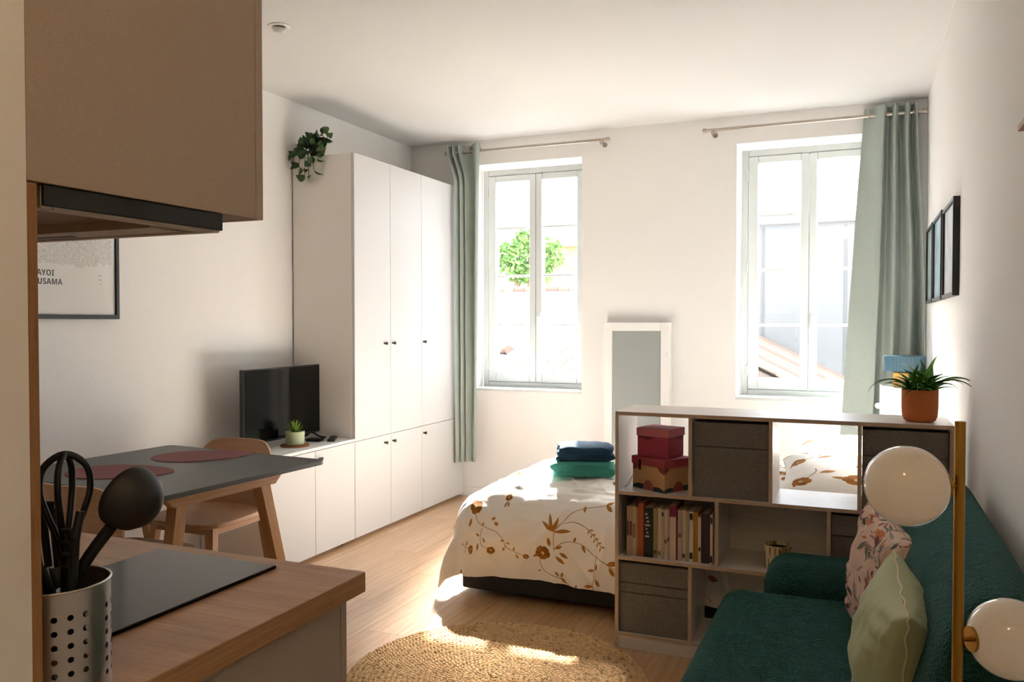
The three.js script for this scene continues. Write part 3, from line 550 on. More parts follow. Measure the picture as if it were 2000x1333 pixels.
function chair(label, p, turn) {
  const c = thing('dining_chair', label, 'chair', p, turn, 'dining chairs');
  // shell faces +z; back at -z. One bent plywood backrest wrapping slightly round
  const shellT = 0.012;
  const back = (off) => grid(28, 20, (u, v) => {
    const s = (u - 0.5) * 2, y = lerp(0.40, 0.775, v), w = lerp(0.185, 0.215, smooth(0, 0.7, v)) * (v > 0.82 ? Math.sqrt(Math.max(0, 1 - Math.pow((v - 0.82) / 0.22, 2.6))) * 0.12 + 0.88 : 1) * (v < 0.12 ? 0.9 + 0.1 * v / 0.12 : 1);
    const corner = 0.05 * Math.pow(Math.abs(s), 6) * smooth(0.6, 1, v);
    return V(s * w, y - corner, -0.2 - 0.055 * v + 0.06 * s * s + off);
  }, (u, v) => [u * 0.43, v * 0.4]);
  const f1 = back(shellT), f2 = back(0); f2.index.array.reverse && f2.setIndex(Array.from(f2.index.array).reverse()); f2.computeVertexNormals();
  const edge = [];
  { // rim between the two faces
    const P = f1.attributes.position, Q = f2.attributes.position, nu = 28, nv = 20, loop = [];
    for (let i = 0; i <= nu; i++) loop.push(i); for (let j = 1; j <= nv; j++) loop.push(j * (nu + 1) + nu); for (let i = nu - 1; i >= 0; i--) loop.push(nv * (nu + 1) + i); for (let j = nv - 1; j >= 0; j--) loop.push(j * (nu + 1));
    const pos = [], uv = [], idx = []; loop.forEach((k, i) => { pos.push(P.getX(k), P.getY(k), P.getZ(k), Q.getX(k), Q.getY(k), Q.getZ(k)); uv.push(i * 0.02, 0, i * 0.02, 0.012); if (i) idx.push(2 * i - 2, 2 * i - 1, 2 * i, 2 * i - 1, 2 * i + 1, 2 * i); });
    const g = new THREE.BufferGeometry(); g.setAttribute('position', new THREE.Float32BufferAttribute(pos, 3)); g.setAttribute('uv', new THREE.Float32BufferAttribute(uv, 2)); g.setIndex(idx); g.computeVertexNormals(); edge.push(g);
  }
  obj('backrest', [f1, f2, ...edge], M.chairShell, c);
  const q = new THREE.Shape(); q.moveTo(-0.17, -0.2); q.quadraticCurveTo(0, -0.235, 0.17, -0.2); q.quadraticCurveTo(0.225, -0.1, 0.22, 0.1); q.quadraticCurveTo(0.21, 0.235, 0.12, 0.24); q.lineTo(-0.12, 0.24); q.quadraticCurveTo(-0.21, 0.235, -0.22, 0.1); q.quadraticCurveTo(-0.225, -0.1, -0.17, -0.2);
  obj('seat', uvBox(new THREE.ExtrudeGeometry(q, { depth: 0.012, bevelEnabled: true, bevelSize: 0.006, bevelThickness: 0.005, bevelSegments: 3, curveSegments: 16 }).rotateX(PI / 2).translate(0, 0.45, 0)), M.chairShell, c);
  for (const sx of [-1, 1]) for (const sz of [-1, 1]) obj('leg', bar(V(sx * 0.2, 0, sz * 0.22), V(sx * 0.165, 0.43, sz * 0.17), 0.026, 0.026, undefined, 1.35), M.chair, c);
  obj('seat_frame', [lim(-0.17, 0.17, 0.395, 0.43, -0.18, -0.155, 0.003), lim(-0.17, 0.17, 0.395, 0.43, 0.155, 0.18, 0.003), lim(-0.178, -0.152, 0.395, 0.43, -0.17, 0.17, 0.003), lim(0.152, 0.178, 0.395, 0.43, -0.17, 0.17, 0.003)], M.chair, c);
  return c;
}
M.chairShell = std({ map: M.chair.map, roughness: 0.5, side: THREE.DoubleSide });
chair('wooden shell chair pushed in on the television side of the table', [-2.87, 0, -3.06], 0.02);
chair('wooden shell chair on the kitchen side of the table', [-2.66, 0, -2.335], PI + 0.02);

// ---------------------------------------------------------------- rug
{
  const g = thing('jute_rug', 'round braided jute rug between bed and sofa', 'rug', [-1.275, 0.0005, -2.838]);
  const R = 0.578, jm = std({ color: '#b8894f', roughness: 0.95 });
  obj('backing', cyl(R - 0.008, R - 0.008, 0.006, 0, 0.003, 0, 96), std({ color: '#9a713f', roughness: 1 }), g);
  const pitch = 0.021, step = 0.0088, list = [];
  let th = 3;
  while (true) { const r = pitch * th / (2 * PI); if (r > R - 0.01) break; list.push([r, th]); th += step / r; }
  const eg = new THREE.SphereGeometry(1, 8, 6).scale(0.0098, 0.006, 0.0062), N = list.length, inst = new THREE.InstancedMesh(eg, std({ color: '#ffffff', roughness: 0.95 }), N);
  inst.name = 'jute_braid'; inst.userData.kind = 'stuff'; inst.castShadow = inst.receiveShadow = true;
  const m = new THREE.Matrix4(), q = new THREE.Quaternion(), col = new THREE.Color();
  list.forEach(([r, t], i) => {
    const s = i % 2 ? 1 : -1, rad = r + s * pitch * 0.23 + rr(-0.001, 0.001);
    q.setFromEuler(new THREE.Euler(rr(-0.15, 0.15), -t + PI / 2 + s * 0.55 + rr(-0.15, 0.15), rr(-0.15, 0.15)));
    m.compose(V(rad * Math.cos(t), 0.0085 + rr(-0.0008, 0.0012), rad * Math.sin(t)), q, V(rr(0.95, 1.15), 1, rr(0.9, 1.15))); inst.setMatrixAt(i, m);
    const k = rnd(); col.setRGB(lerp(0.6, 0.8, k), lerp(0.38, 0.54, k), lerp(0.17, 0.28, k)); if (rnd() < 0.07) col.multiplyScalar(0.6); inst.setColorAt(i, col);
  });
  g.add(inst);
}

// ---------------------------------------------------------------- bed
const BX0 = -1.9, BZN = -3.66, BZF = -5.06, BR = 0.15;
{
  const b = thing('bed', 'low bed with charcoal fabric base standing behind the cube shelf', 'bed');
  obj('box_base', lim(-1.84, 0.34, 0.03, 0.2, BZF, -3.69, 0.012), M.bedBase, b);
  for (const x of [-1.7, 0.2]) for (const z of [-3.8, -4.95]) obj('foot', cyl(0.025, 0.022, 0.03, x, 0.0155, z, 16), M.black, b);
  obj('mattress', lim(-1.78, 0.33, 0.201, 0.43, BZF + 0.03, BZN - 0.06, 0.05), M.linen, b);
}
// flower print, drawn in metres on the flat cloth
function flowerPrint(w, h, px, draw) {
  const c = document.createElement('canvas'); c.width = Math.round(w * px); c.height = Math.round(h * px); const x = c.getContext('2d');
  x.fillStyle = '#f6f1ea'; x.fillRect(0, 0, c.width, c.height);
  x.save(); x.scale(px, px); x.lineCap = 'round'; x.lineJoin = 'round'; draw(x); x.restore();
  const t = new THREE.CanvasTexture(c); t.colorSpace = THREE.SRGBColorSpace; t.wrapS = t.wrapT = THREE.RepeatWrapping; return t;
}
const OCHRE = '#a8691c', OCHRE2 = '#8d5a17';
const P2 = {
  leaf(x, px, py, a, L, W = 0.38) { x.save(); x.translate(px, py); x.rotate(a); x.fillStyle = OCHRE; x.beginPath(); x.moveTo(0, 0); x.quadraticCurveTo(L * 0.5, -L * W, L, 0); x.quadraticCurveTo(L * 0.5, L * W, 0, 0); x.fill(); x.strokeStyle = '#d9b072'; x.lineWidth = 0.0012; x.beginPath(); x.moveTo(L * 0.1, 0); x.lineTo(L * 0.85, 0); x.stroke(); x.restore(); },
  flower(x, px, py, r, a = 0) { x.save(); x.translate(px, py); x.rotate(a); for (let i = 0; i < 5; i++) { x.save(); x.rotate(i * 2 * PI / 5); x.fillStyle = i % 2 ? OCHRE : OCHRE2; x.beginPath(); x.moveTo(0, 0); x.bezierCurveTo(r * 0.3, -r * 0.75, r * 1.15, -r * 0.65, r * 1.05, 0); x.bezierCurveTo(r * 1.15, r * 0.65, r * 0.3, r * 0.75, 0, 0); x.fill(); x.restore(); } x.fillStyle = '#e6c58c'; x.beginPath(); x.arc(0, 0, r * 0.24, 0, 2 * PI); x.fill(); x.restore(); },
  stem(x, pts, w = 0.0035) { x.strokeStyle = '#9a6a2a'; x.lineWidth = w; x.beginPath(); x.moveTo(...pts[0]); for (let i = 1; i + 2 < pts.length + 1; i += 3) if (pts[i + 2]) x.bezierCurveTo(...pts[i], ...pts[i + 1], ...pts[i + 2]); else x.lineTo(...pts[i]); x.stroke(); },
};
// cloth coordinates: s along the bed (x), t across; near hanging side is t > BZN
const CS0 = -2.21, CS1 = -0.3, CT0 = -5.4, CT1 = -3.34;   // flat duvet limits
{
  const px = 900, W = CS1 - CS0, Hc = CT1 - CT0;
  // place a motif by where it hangs on the near side: (x, height above floor)
  const yEdge = 0.5, N = (x, y) => [x - CS0, (BZN - BR + BR * PI / 2 + (yEdge - BR - y)) - CT0];
  const t = flowerPrint(W, Hc, px, (x) => {
    const L = (X, Y, a, l, w) => P2.leaf(x, ...N(X, Y), a, l * 0.62, w), Fl = (X, Y, r, a) => P2.flower(x, ...N(X, Y), r * 0.56, a), S = (pts, w = 0.0026) => P2.stem(x, pts.map(([a, b]) => N(a, b)), w);
    // big spray in the middle
    S([[-1.335, 0.285], [-1.345, 0.36], [-1.33, 0.41], [-1.27, 0.45], [-1.22, 0.49], [-1.16, 0.49], [-1.1, 0.5]]);
    S([[-1.32, 0.39], [-1.29, 0.44], [-1.22, 0.44], [-1.17, 0.4], [-1.13, 0.37], [-1.12, 0.35], [-1.1, 0.33]]);
    for (const [a, l] of [[-2.5, 0.13], [-1.95, 0.14], [-1.35, 0.12], [-0.1, 0.13]]) L(-1.335, 0.375, a, l, 0.22);
    for (let i = 0; i < 5; i++) { L(-1.165 + i * 0.016, 0.4 - i * 0.018, 0.1, 0.035, 0.3); L(-1.165 + i * 0.016, 0.4 - i * 0.018, 1.9, 0.035, 0.3); }
    L(-1.2, 0.465, -1.6, 0.05); L(-1.1, 0.5, 0.5, 0.07, 0.4); L(-1.1, 0.5, -0.6, 0.07, 0.4); Fl(-1.02, 0.49, 0.03);
    Fl(-1.39, 0.262, 0.062, 0.3); L(-1.355, 0.3, -1.8, 0.07); L(-1.33, 0.29, -0.4, 0.06); L(-1.31, 0.27, 0.5, 0.08); L(-1.41, 0.255, 2.6, 0.06); L(-1.33, 0.25, 0.7, 0.1, 0.3);
    S([[-1.335, 0.285], [-1.3, 0.34], [-1.22, 0.345], [-1.15, 0.3], [-1.1, 0.26], [-1.05, 0.24], [-0.98, 0.2]]);
    L(-1.24, 0.33, -1.2, 0.05); L(-1.2, 0.325, 1.0, 0.06); L(-1.07, 0.25, -0.1, 0.08); L(-1.06, 0.24, 1.1, 0.08); L(-1.0, 0.205, 1.0, 0.06);
    S([[-1.12, 0.285], [-1.14, 0.23], [-1.12, 0.2], [-1.14, 0.15], [-1.15, 0.1], [-1.1, 0.08], [-1.06, 0.06]]); L(-1.13, 0.22, 2.8, 0.06); L(-1.125, 0.18, 1.2, 0.07); L(-1.14, 0.14, 2.8, 0.07); L(-1.12, 0.25, 1.7, 0.05);
    S([[-1.4, 0.24], [-1.42, 0.17], [-1.36, 0.15], [-1.31, 0.14], [-1.27, 0.13], [-1.24, 0.1], [-1.2, 0.09]]); L(-1.31, 0.145, -2.2, 0.05); L(-1.3, 0.14, -1.2, 0.05); L(-1.3, 0.14, 0.6, 0.05); L(-1.22, 0.1, -1.6, 0.05); L(-1.4, 0.17, 2.8, 0.03);
    // left vine from the upper flower
    Fl(-1.76, 0.455, 0.062, 0.5); L(-1.775, 0.4, 1.9, 0.075); 
    S([[-1.75, 0.42], [-1.74, 0.37], [-1.7, 0.36], [-1.64, 0.35], [-1.6, 0.34], [-1.58, 0.3], [-1.58, 0.27]]); S([[-1.58, 0.28], [-1.55, 0.24], [-1.5, 0.25], [-1.46, 0.235]]); S([[-1.71, 0.355], [-1.72, 0.3], [-1.72, 0.27], [-1.66, 0.25]]);
    L(-1.71, 0.365, -1.1, 0.035); L(-1.72, 0.315, -2.7, 0.04); L(-1.7, 0.31, 0.9, 0.05); L(-1.725, 0.28, 1.7, 0.065); Fl(-1.655, 0.245, 0.033, 0.2); L(-1.58, 0.31, 2.7, 0.04); L(-1.575, 0.3, 0.6, 0.04); L(-1.585, 0.27, 2.0, 0.045); L(-1.54, 0.255, -1.3, 0.035); L(-1.53, 0.24, 1.1, 0.05); Fl(-1.475, 0.235, 0.026); L(-1.66, 0.4, -0.8, 0.04, 0.6); L(-1.645, 0.39, 0.4, 0.045, 0.6);
    Fl(-1.6, 0.51, 0.03); L(-1.6, 0.49, 1.9, 0.045); L(-1.595, 0.49, 1.2, 0.04);
    // lower left corner sprays
    S([[-1.9, 0.26], [-1.87, 0.25], [-1.84, 0.26], [-1.8, 0.25]]); Fl(-1.79, 0.245, 0.034, 0.7); L(-1.84, 0.26, -0.9, 0.05); L(-1.86, 0.25, 0.9, 0.045); L(-1.9, 0.27, 2.6, 0.035, 0.6); Fl(-1.93, 0.12, 0.03);
    // right of the shelf, seen through its lower cell
    Fl(-0.66, 0.26, 0.05); L(-0.7, 0.25, 2.6, 0.06); L(-0.62, 0.25, 0.3, 0.08, 0.45); S([[-0.66, 0.23], [-0.67, 0.18], [-0.62, 0.16], [-0.6, 0.14]]); L(-0.67, 0.17, 2.4, 0.06);
    // top of the bed, the same sprigs scattered
    let k = 0; for (let ty = -5.3; ty < -3.95; ty += 0.24) for (let tx = -2.1; tx < -0.35; tx += 0.33, k++) {
      const X = tx + ((k * 37) % 11) * 0.02 - CS0, Y = ty + ((k * 53) % 13) * 0.014 - CT0, a = (k * 1.7) % 6.28; P2.stem(x, [[X, Y], [X + 0.05 * Math.cos(a), Y + 0.05 * Math.sin(a)], [X + 0.1 * Math.cos(a + 0.6), Y + 0.08 * Math.sin(a + 0.6)], [X + 0.15 * Math.cos(a + 0.3), Y + 0.13 * Math.sin(a + 0.3)]]);
      if (k % 2) P2.flower(x, X, Y, 0.036, a); P2.leaf(x, X + 0.1 * Math.cos(a + 0.5), Y + 0.09 * Math.sin(a + 0.5), a + 1, 0.055); P2.leaf(x, X + 0.08 * Math.cos(a + 0.5), Y + 0.07 * Math.sin(a + 0.5), a - 1, 0.05); P2.leaf(x, X + 0.15 * Math.cos(a + 0.3), Y + 0.13 * Math.sin(a + 0.3), a, 0.055);
    }
  });
  t.flipY = false;
  const f = (u, v) => {
    const s = lerp(CS0, CS1, u), tt = lerp(CT0, CT1, v);
    const qx = Math.max(s, BX0 + BR), qz = Math.min(Math.max(tt, BZF + BR), BZN - BR);
    const ox = s - qx, oz = tt - qz, p = 4, d = Math.pow(Math.pow(Math.abs(ox), p) + Math.pow(Math.abs(oz), p), 1 / p), e = Math.hypot(ox, oz);
    const cx = (s - BX0) / 1.4, cz = (tt - BZF) / (BZN - BZF);
    let y = 0.5 + 0.075 * Math.pow(Math.max(0, Math.sin(PI * Math.min(1, Math.max(0, cz)))), 0.7) * smooth(-0.05, 0.35, cx);
    y += 0.014 * noise(s * 3.1, tt * 3.7, 1) + 0.006 * noise(s * 9, tt * 11, 2) + 0.005 * noise(s * 5, tt * 32, 6) * smooth(BZN - 0.5, BZN - 0.1, tt) + 0.002 * noise(s * 26, tt * 30, 9);
    let x = s, z = tt;
    if (e > 0) {
      const nx = ox / e, nz = oz / e, ar = BR * PI / 2; let hor, drop;
      if (d < ar) { const th = d / BR; hor = BR * Math.sin(th); drop = BR * (1 - Math.cos(th)); } else { hor = BR; drop = BR + d - ar; }
      const hang = smooth(0.1, 0.4, d), corner = Math.min(Math.abs(nx), Math.abs(nz)) * 1.41;
      const phi = Math.atan2(Math.abs(nz), Math.abs(nx));
      hor += hang * (0.012 * noise(s * 5, tt * 5, 3) + 0.016 * noise(s * 11 + tt * 4, 1.5 + d, 4)) + hang * corner * (0.09 + 0.03 * Math.cos(phi * 8)) * smooth(0.15, 0.55, d);
      if (oz > 0 && corner < 0.02) hor = Math.min(hor, BR + 0.035);
      x = qx + nx * hor; z = qz + nz * hor; y = y - drop;
      if (oz > 0 || ox < 0) y += hang * 0.012 * noise(s * 4, tt * 4, 8);
      y = Math.max(y, 0.022 + 0.01 * noise(s * 9, tt * 9, 4));
    }
    // soft diagonal creases in the hanging cloth
    const cr = Math.pow(1 - Math.abs(noise(s * 2.6 + tt * 1.4, tt * 1.1 - s * 1.2, 7)), 7) * 0.022 + Math.pow(1 - Math.abs(noise(s * 4.1 - tt * 3.3, tt * 2.2 + s * 1.4, 12)), 9) * 0.012;
    y += e > 0 ? 0 : cr * 0.6; if (e > 0) { const l = smooth(0, 0.2, d) * (1 - 0.8 * Math.min(1, Math.min(Math.abs(ox), Math.abs(oz)) / e * 1.6)); x += ox / (e || 1) * cr * l; z += oz / (e || 1) * cr * l; }
    if (x > -0.98) z = Math.min(z, -3.64);
    return V(x, y, z);
  };
  const g = grid(260, 260, f, (u, v) => [u, v]);
  const dv = obj('duvet', g, std({ map: t, roughness: 0.95, bumpMap: (() => { const c = weaveBump.clone(); c.repeat.set((CS1 - CS0) / 0.12, (CT1 - CT0) / 0.12); return c; })(), bumpScale: 0.0003, side: THREE.DoubleSide }));
  tag(dv, 'white duvet printed with ochre flowers draped over the bed', 'duvet');
}
function pillowGeo(w, h, th, n, sd, wr) { // lies in the xy plane, thickness along z
  const side = (k) => grid(n, n, (u, v) => {
    const a = (u * 2 - 1), b = (v * 2 - 1), ax = Math.sin(a * PI / 2), by = Math.sin(b * PI / 2);
    const e = Math.pow(Math.max(0, (1 - ax * ax) * (1 - by * by)), 0.4);
    const ruck = wr * noise(ax * 1.5 + sd, by * 9, k) * Math.pow(Math.abs(ax), 2) * (1 - Math.abs(ax)) * 4 + wr * noise(ax * 9, by * 1.5 + sd, k + 5) * by * by * (1 - Math.abs(by)) * 4 + wr * 0.7 * noise(ax * 3 + sd, by * 3, k + 2) * e;
    return V(w / 2 * ax * (1 - 0.07 * (1 - by * by)), h / 2 * by * (1 - 0.07 * (1 - ax * ax)), k * (th / 2 * e + ruck));
  }, (u, v) => [u, v]);
  const f = side(1), b = side(-1); b.setIndex(Array.from(b.index.array).reverse()); b.computeVertexNormals(); return merge([f, b]);
}
{ // bed pillows
  const t = flowerPrint(0.65, 0.65, 900, (x) => { for (let k = 0; k < 9; k++) { const X = 0.09 + (k % 3) * 0.22 + ((k * 29) % 7) * 0.01, Y = 0.1 + Math.floor(k / 3) * 0.21, a = k * 1.9; P2.flower(x, X, Y, 0.036, a); P2.stem(x, [[X, Y], [X + 0.04 * Math.cos(a), Y + 0.04 * Math.sin(a)], [X + 0.08 * Math.cos(a + 0.5), Y + 0.08 * Math.sin(a + 0.5)], [X + 0.11 * Math.cos(a), Y + 0.11 * Math.sin(a)]]); P2.leaf(x, X + 0.08 * Math.cos(a + 0.4), Y + 0.08 * Math.sin(a + 0.4), a + 0.9, 0.05); P2.leaf(x, X - 0.02, Y, a + 2.8, 0.05); } });
  const pm = std({ map: t, roughness: 0.95 });
  for (const [label, x, y, z, rx, rz] of [['flowered pillow seen through the shelf, nearer the shelf', 0.0, 0.64, -4.07, -1.47, 0.05], ['flowered pillow lying behind, by the window', 0.0, 0.645, -4.7, -1.5, -0.04]]) {
    const p = obj('bed_pillow', pillowGeo(0.7, 0.62, 0.21, 32, z, 0.01), pm); tag(p, label, 'pillow', 'bed pillows'); p.position.set(x, y, z); p.rotation.set(rx, 0, rz);
  }
}
// folded clothes on the bed
function foldedStack(name, label, p, turn, w, d, layers, h, mat, sd) { // one long cloth folded to and fro
  const t = h / layers, c = [], L = [], R = [];
  for (let i = 0; i < layers; i++) {
    const y = t * (i + 0.5), dirn = i % 2 ? -1 : 1, ww = w * (0.5 - 0.02 * ((i * 5) % 3));
    for (let k = 0; k <= 14; k++) c.push([dirn * lerp(-ww, ww, k / 14), y + 0.004 * noise(k * 0.5, i + sd) - 0.012 * Math.pow(Math.abs(k / 7 - 1), 3) * i / layers]);
    if (i < layers - 1) for (let k = 1; k < 6; k++) { const a = -PI / 2 + PI * k / 6; c.push([dirn * (ww + t * 0.5 * Math.cos(a)), y + t / 2 + t / 2 * Math.sin(a)]); }
  }
  c.forEach(([x, y], i) => { const a = c[Math.max(0, i - 1)], b = c[Math.min(c.length - 1, i + 1)], q = Math.hypot(b[0] - a[0], b[1] - a[1]) || 1, nx = -(b[1] - a[1]) / q, ny = (b[0] - a[0]) / q, e = t * 0.46; L.push([x + nx * e, y + ny * e]); R.push([x - nx * e, y - ny * e]); });
  const sh = new THREE.Shape([...L, ...R.reverse()].map(([a, b]) => new THREE.Vector2(a, b)));
  let g = new THREE.ExtrudeGeometry(sh, { depth: d - 0.012, steps: 10, bevelEnabled: true, bevelSize: 0.003, bevelThickness: 0.006, bevelSegments: 2 }).translate(0, 0, -d / 2 + 0.006);
  const q = g.attributes.position;
  for (let j = 0; j < q.count; j++) { const x = q.getX(j), y = q.getY(j), z = q.getZ(j), e = Math.pow(Math.min(1, Math.abs(z) / (d / 2)), 3); q.setXYZ(j, x + 0.016 * noise(y * 30, z * 9, sd) + 0.006 * noise(x * 20, z * 22, sd + 7), y + 0.007 * noise(x * 13, z * 13, sd + 2) * Math.min(1, y / 0.02) - 0.012 * e * y / h, z + 0.014 * noise(x * 12, y * 45, sd + 4) * e); }
  g = toCreasedNormals(g, 1.1);
  const o = thing(name, label, 'clothes', p, turn);
  obj('folded_cloth', g, mat, o); return o;
}
foldedStack('folded_sweater', 'folded sea green garment at the bottom of the clothes pile', [-1.34, 0.577, -4.1], 0.3, 0.29, 0.24, 3, 0.075, std({ color: '#3f8f80', roughness: 0.95, bumpMap: meltBump, bumpScale: 0.001 }), 1);
foldedStack('folded_jeans', 'folded dark blue jeans lying on the green garment', [-1.34, 0.655, -4.12], 0.38, 0.26, 0.22, 4, 0.075, std({ color: '#1c3d52', roughness: 0.95, bumpMap: meltBump, bumpScale: 0.001 }), 4);

// ---------------------------------------------------------------- cube shelf
const SX0 = -0.943, SX1 = 0.306, SZ = -3.323, SZB = -3.633;
{
  const s = thing('cube_shelf', 'white wood-effect cube shelf dividing bed and sofa', 'shelf'), T = 0.014;
  const board = (name, x0, x1, y0, y1, grain) => obj(name, lim(x0, x1, y0, y1, SZB, SZ, 0.0008, grain), M.shelf, s);
  const edge = (x0, x1, y0, y1, g) => obj('shaded_front', lim(x0, x1, y0, y1, SZ, SZ + 0.0008, 0, g), M.shelfFrontShade, s);  // thin front faces with their shading put into the colour
  board('top_board', SX0, SX1, 0.976, 0.991, 'x'); edge(SX0, SX1, 0.976, 0.991, 'x');
  for (const x of [SX0, SX1 - T]) { board('side_board', x, x + T, 0.0005, 0.976, 'y'); edge(x, x + T, 0.0005, 0.976, 'y'); }
  for (const [a, b] of [[0.646, 0.66], [0.373, 0.387], [0.056, 0.068]]) { board('shelf_board', SX0 + T, SX1 - T, a, b, 'x'); edge(SX0 + T, SX1 - T, a, b, 'x'); }
  const div = (x, a, b) => { board('divider', x, x + T, a, b, 'y'); edge(x, x + T, a, b, 'y'); };
  for (const x of [-0.64, -0.33, -0.012]) div(x, 0.66, 0.976);
  for (const x of [-0.534, -0.117]) div(x, 0.387, 0.646);
  for (const x of [-0.639, -0.33, -0.012]) div(x, 0.068, 0.373);
  obj('kick_board', lim(SX0 + T, SX1 - T, 0.0005, 0.056, SZ - 0.02, SZ - 0.006), M.shelf, s);
  obj('back_panel', lim(SX0 + T, SX1 - T, 0.387, 0.646, SZB, SZB + 0.004), M.shelf, s);
  const drawer = (label, x0, x1, y0, y1, band) => {
    const d = thing('fabric_drawer', label, 'storage bin', [0, 0, 0], 0, 'fabric bins in the shelf'), z1 = SZ - 0.012, z0 = SZB + 0.02, w = 0.006;
    const top = y1 - 0.014;
    const cuts = [top, ...band.map((b) => top - b), y0 + 0.001];   // the front is sewn in flaps with open folds between them
    for (let k = 0; k + 1 < cuts.length; k++) obj('front_flap', lim(x0, x1, cuts[k + 1] + (k + 2 < cuts.length ? 0.0035 : 0), cuts[k], z1 - 0.005, z1 - (k % 2 ? 0.002 : 0), 0.002), M.fabricBox, d);
    obj('bin_body', [lim(x0, x1, y0 + 0.001, top, z1 - 0.013, z1 - 0.0085), lim(x0, x0 + w, y0 + 0.001, top, z0, z1 - 0.013), lim(x1 - w, x1, y0 + 0.001, top, z0, z1 - 0.013), lim(x0 + w, x1 - w, y0 + 0.001, y0 + 0.007, z0, z1 - 0.013), lim(x0 + w, x1 - w, y0 + 0.007, top, z0, z0 + w)], M.fabricBox, d);
  };
  drawer('charcoal fabric bin in the top row beside the pink boxes', -0.624, -0.332, 0.66, 0.976, [0.1]);
  drawer('charcoal fabric bin in the top row behind the lamp globe', 0.004, 0.29, 0.66, 0.976, [0.1]);
  drawer('charcoal fabric bin in the middle row behind the cushions', -0.101, 0.29, 0.387, 0.646, [0.08]);
  drawer('charcoal fabric bin at the floor in the left corner cell', -0.927, -0.641, 0.068, 0.373, [0.085, 0.125]);
}
// books
{
  const defs = [ // right edge x, thickness, height, depth set back, cover, band colour, words
    ['thin beige paperback with a brown spine label, first of the row', 0.0105, 0.205, '#b79c80', '#5a2a1c', 0.55],
    ['thin beige paperback with a brown spine label, second of the row', 0.0105, 0.205, '#bba084', '#5a2a1c', 0.55],
    ['cream paperback third from the left side of the shelf', 0.0155, 0.206, '#c7ae92', '#8a6a4a', 0.5],
    ['thin tan paperback next to the orange book', 0.0095, 0.203, '#ab7f55', null],
    ['tall orange paperback in the left half of the row', 0.0215, 0.222, '#b4552a', null],
    ['thick black book with pale spine lettering', 0.0395, 0.206, '#15171a', 'text'],
    ['olive cream paperback right of the black book', 0.0175, 0.205, '#9a8a66', '#4d4a36', 0.12],
    ['off-white paperback second right of the black book', 0.0155, 0.207, '#cdbba4', '#7d6a58', 0.1],
    ['slim grey-beige paperback third right of the black book', 0.0115, 0.205, '#b49c88', '#3c3230', 0.9],
    ['slim white paperback left of the magenta one, first', 0.0115, 0.204, '#cfbfae', '#64503f', 0.35],
    ['slim rose-grey paperback touching the magenta book', 0.0095, 0.206, '#b89f90', '#4f3a33', 0.4],
    ['pale pink book with a magenta top band', 0.026, 0.222, '#d9c0ac', 'magenta'],
    ['dark magenta slim book right of the pink one', 0.0065, 0.222, '#5a1030', null],
    ['mauve-beige paperback right of the magenta books', 0.0155, 0.207, '#b39a8c', '#6a5448', 0.5],
    ['cream paperback with a small mark at the foot of the spine', 0.0165, 0.208, '#cbb79c', '#5e4a3c', 0.1],
    ['slim khaki paperback left of the white one with black labels', 0.0115, 0.205, '#a89a78', null],
    ['white paperback with two black spine labels', 0.0175, 0.205, '#d8d0bf', '#23262a', 0.9, 0.12],
    ['ochre yellow paperback in the right half of the row', 0.0185, 0.204, '#b27a22', null],
    ['short white paperback with dark dots along its edge', 0.0115, 0.186, '#d0c0ac', '#3a2b30', 0.3],
    ['wide dark purple patterned book near the divider', 0.031, 0.2, '#3a2a30', null],
    ['white paperback with black labels leaning at the divider', 0.0105, 0.2, '#d2c2b0', '#222326', 0.88, 0.1],
  ];
  let x = -0.9;
  defs.forEach(([label, t, h, col, band, bp, bp2], i) => {
    const b = thing('book', label, 'book', [x + t / 2, 0.3875, SZ - 0.028 - (i === 12 ? 0.004 : ((i * 7) % 5) * 0.0012)], 0, 'books in the middle row'), cm = std({ color: col, roughness: 0.6 });
    const D = 0.13;
    obj('cover', [lim(-t / 2, -t / 2 + 0.001, 0, h, -D, 0), lim(t / 2 - 0.001, t / 2, 0, h, -D, 0), lim(-t / 2, t / 2, 0, h, -0.0015, 0.0005)], cm, b);
    obj('pages', lim(-t / 2 + 0.001, t / 2 - 0.001, 0.002, h - 0.003, -D + 0.003, -0.0015), std({ color: '#d8c9b2', roughness: 0.9 }), b);
    if (band === 'magenta') obj('spine_band', lim(-t / 2, t / 2, h - 0.045, h + 0.0002, 0.0005, 0.001), std({ color: '#7d1242', roughness: 0.6 }), b);
    else if (band === 'text') for (let k = 0; k < 7; k++) obj('lettering', lim(-0.013 + (k % 3) * 0.003, -0.003 + ((k * 5) % 4) * 0.004, h - 0.03 - k * 0.0155, h - 0.023 - k * 0.0155, 0.0005, 0.0009), std({ color: '#b9b4a4', roughness: 0.6 }), b);
    else if (band) for (const q of [bp, bp2]) if (q) obj('spine_label', lim(-t * 0.34, t * 0.34, h * q - (bp2 ? 0.013 : bp > 0.4 && i < 3 ? 0.03 : 0.008), h * q + (bp2 ? 0.013 : bp > 0.4 && i < 3 ? 0.03 : 0.008), 0.0005, 0.0009), std({ color: band, roughness: 0.7 }), b);
    x += t + 0.0006 + (i === 19 ? 0.004 : 0);
  });
}
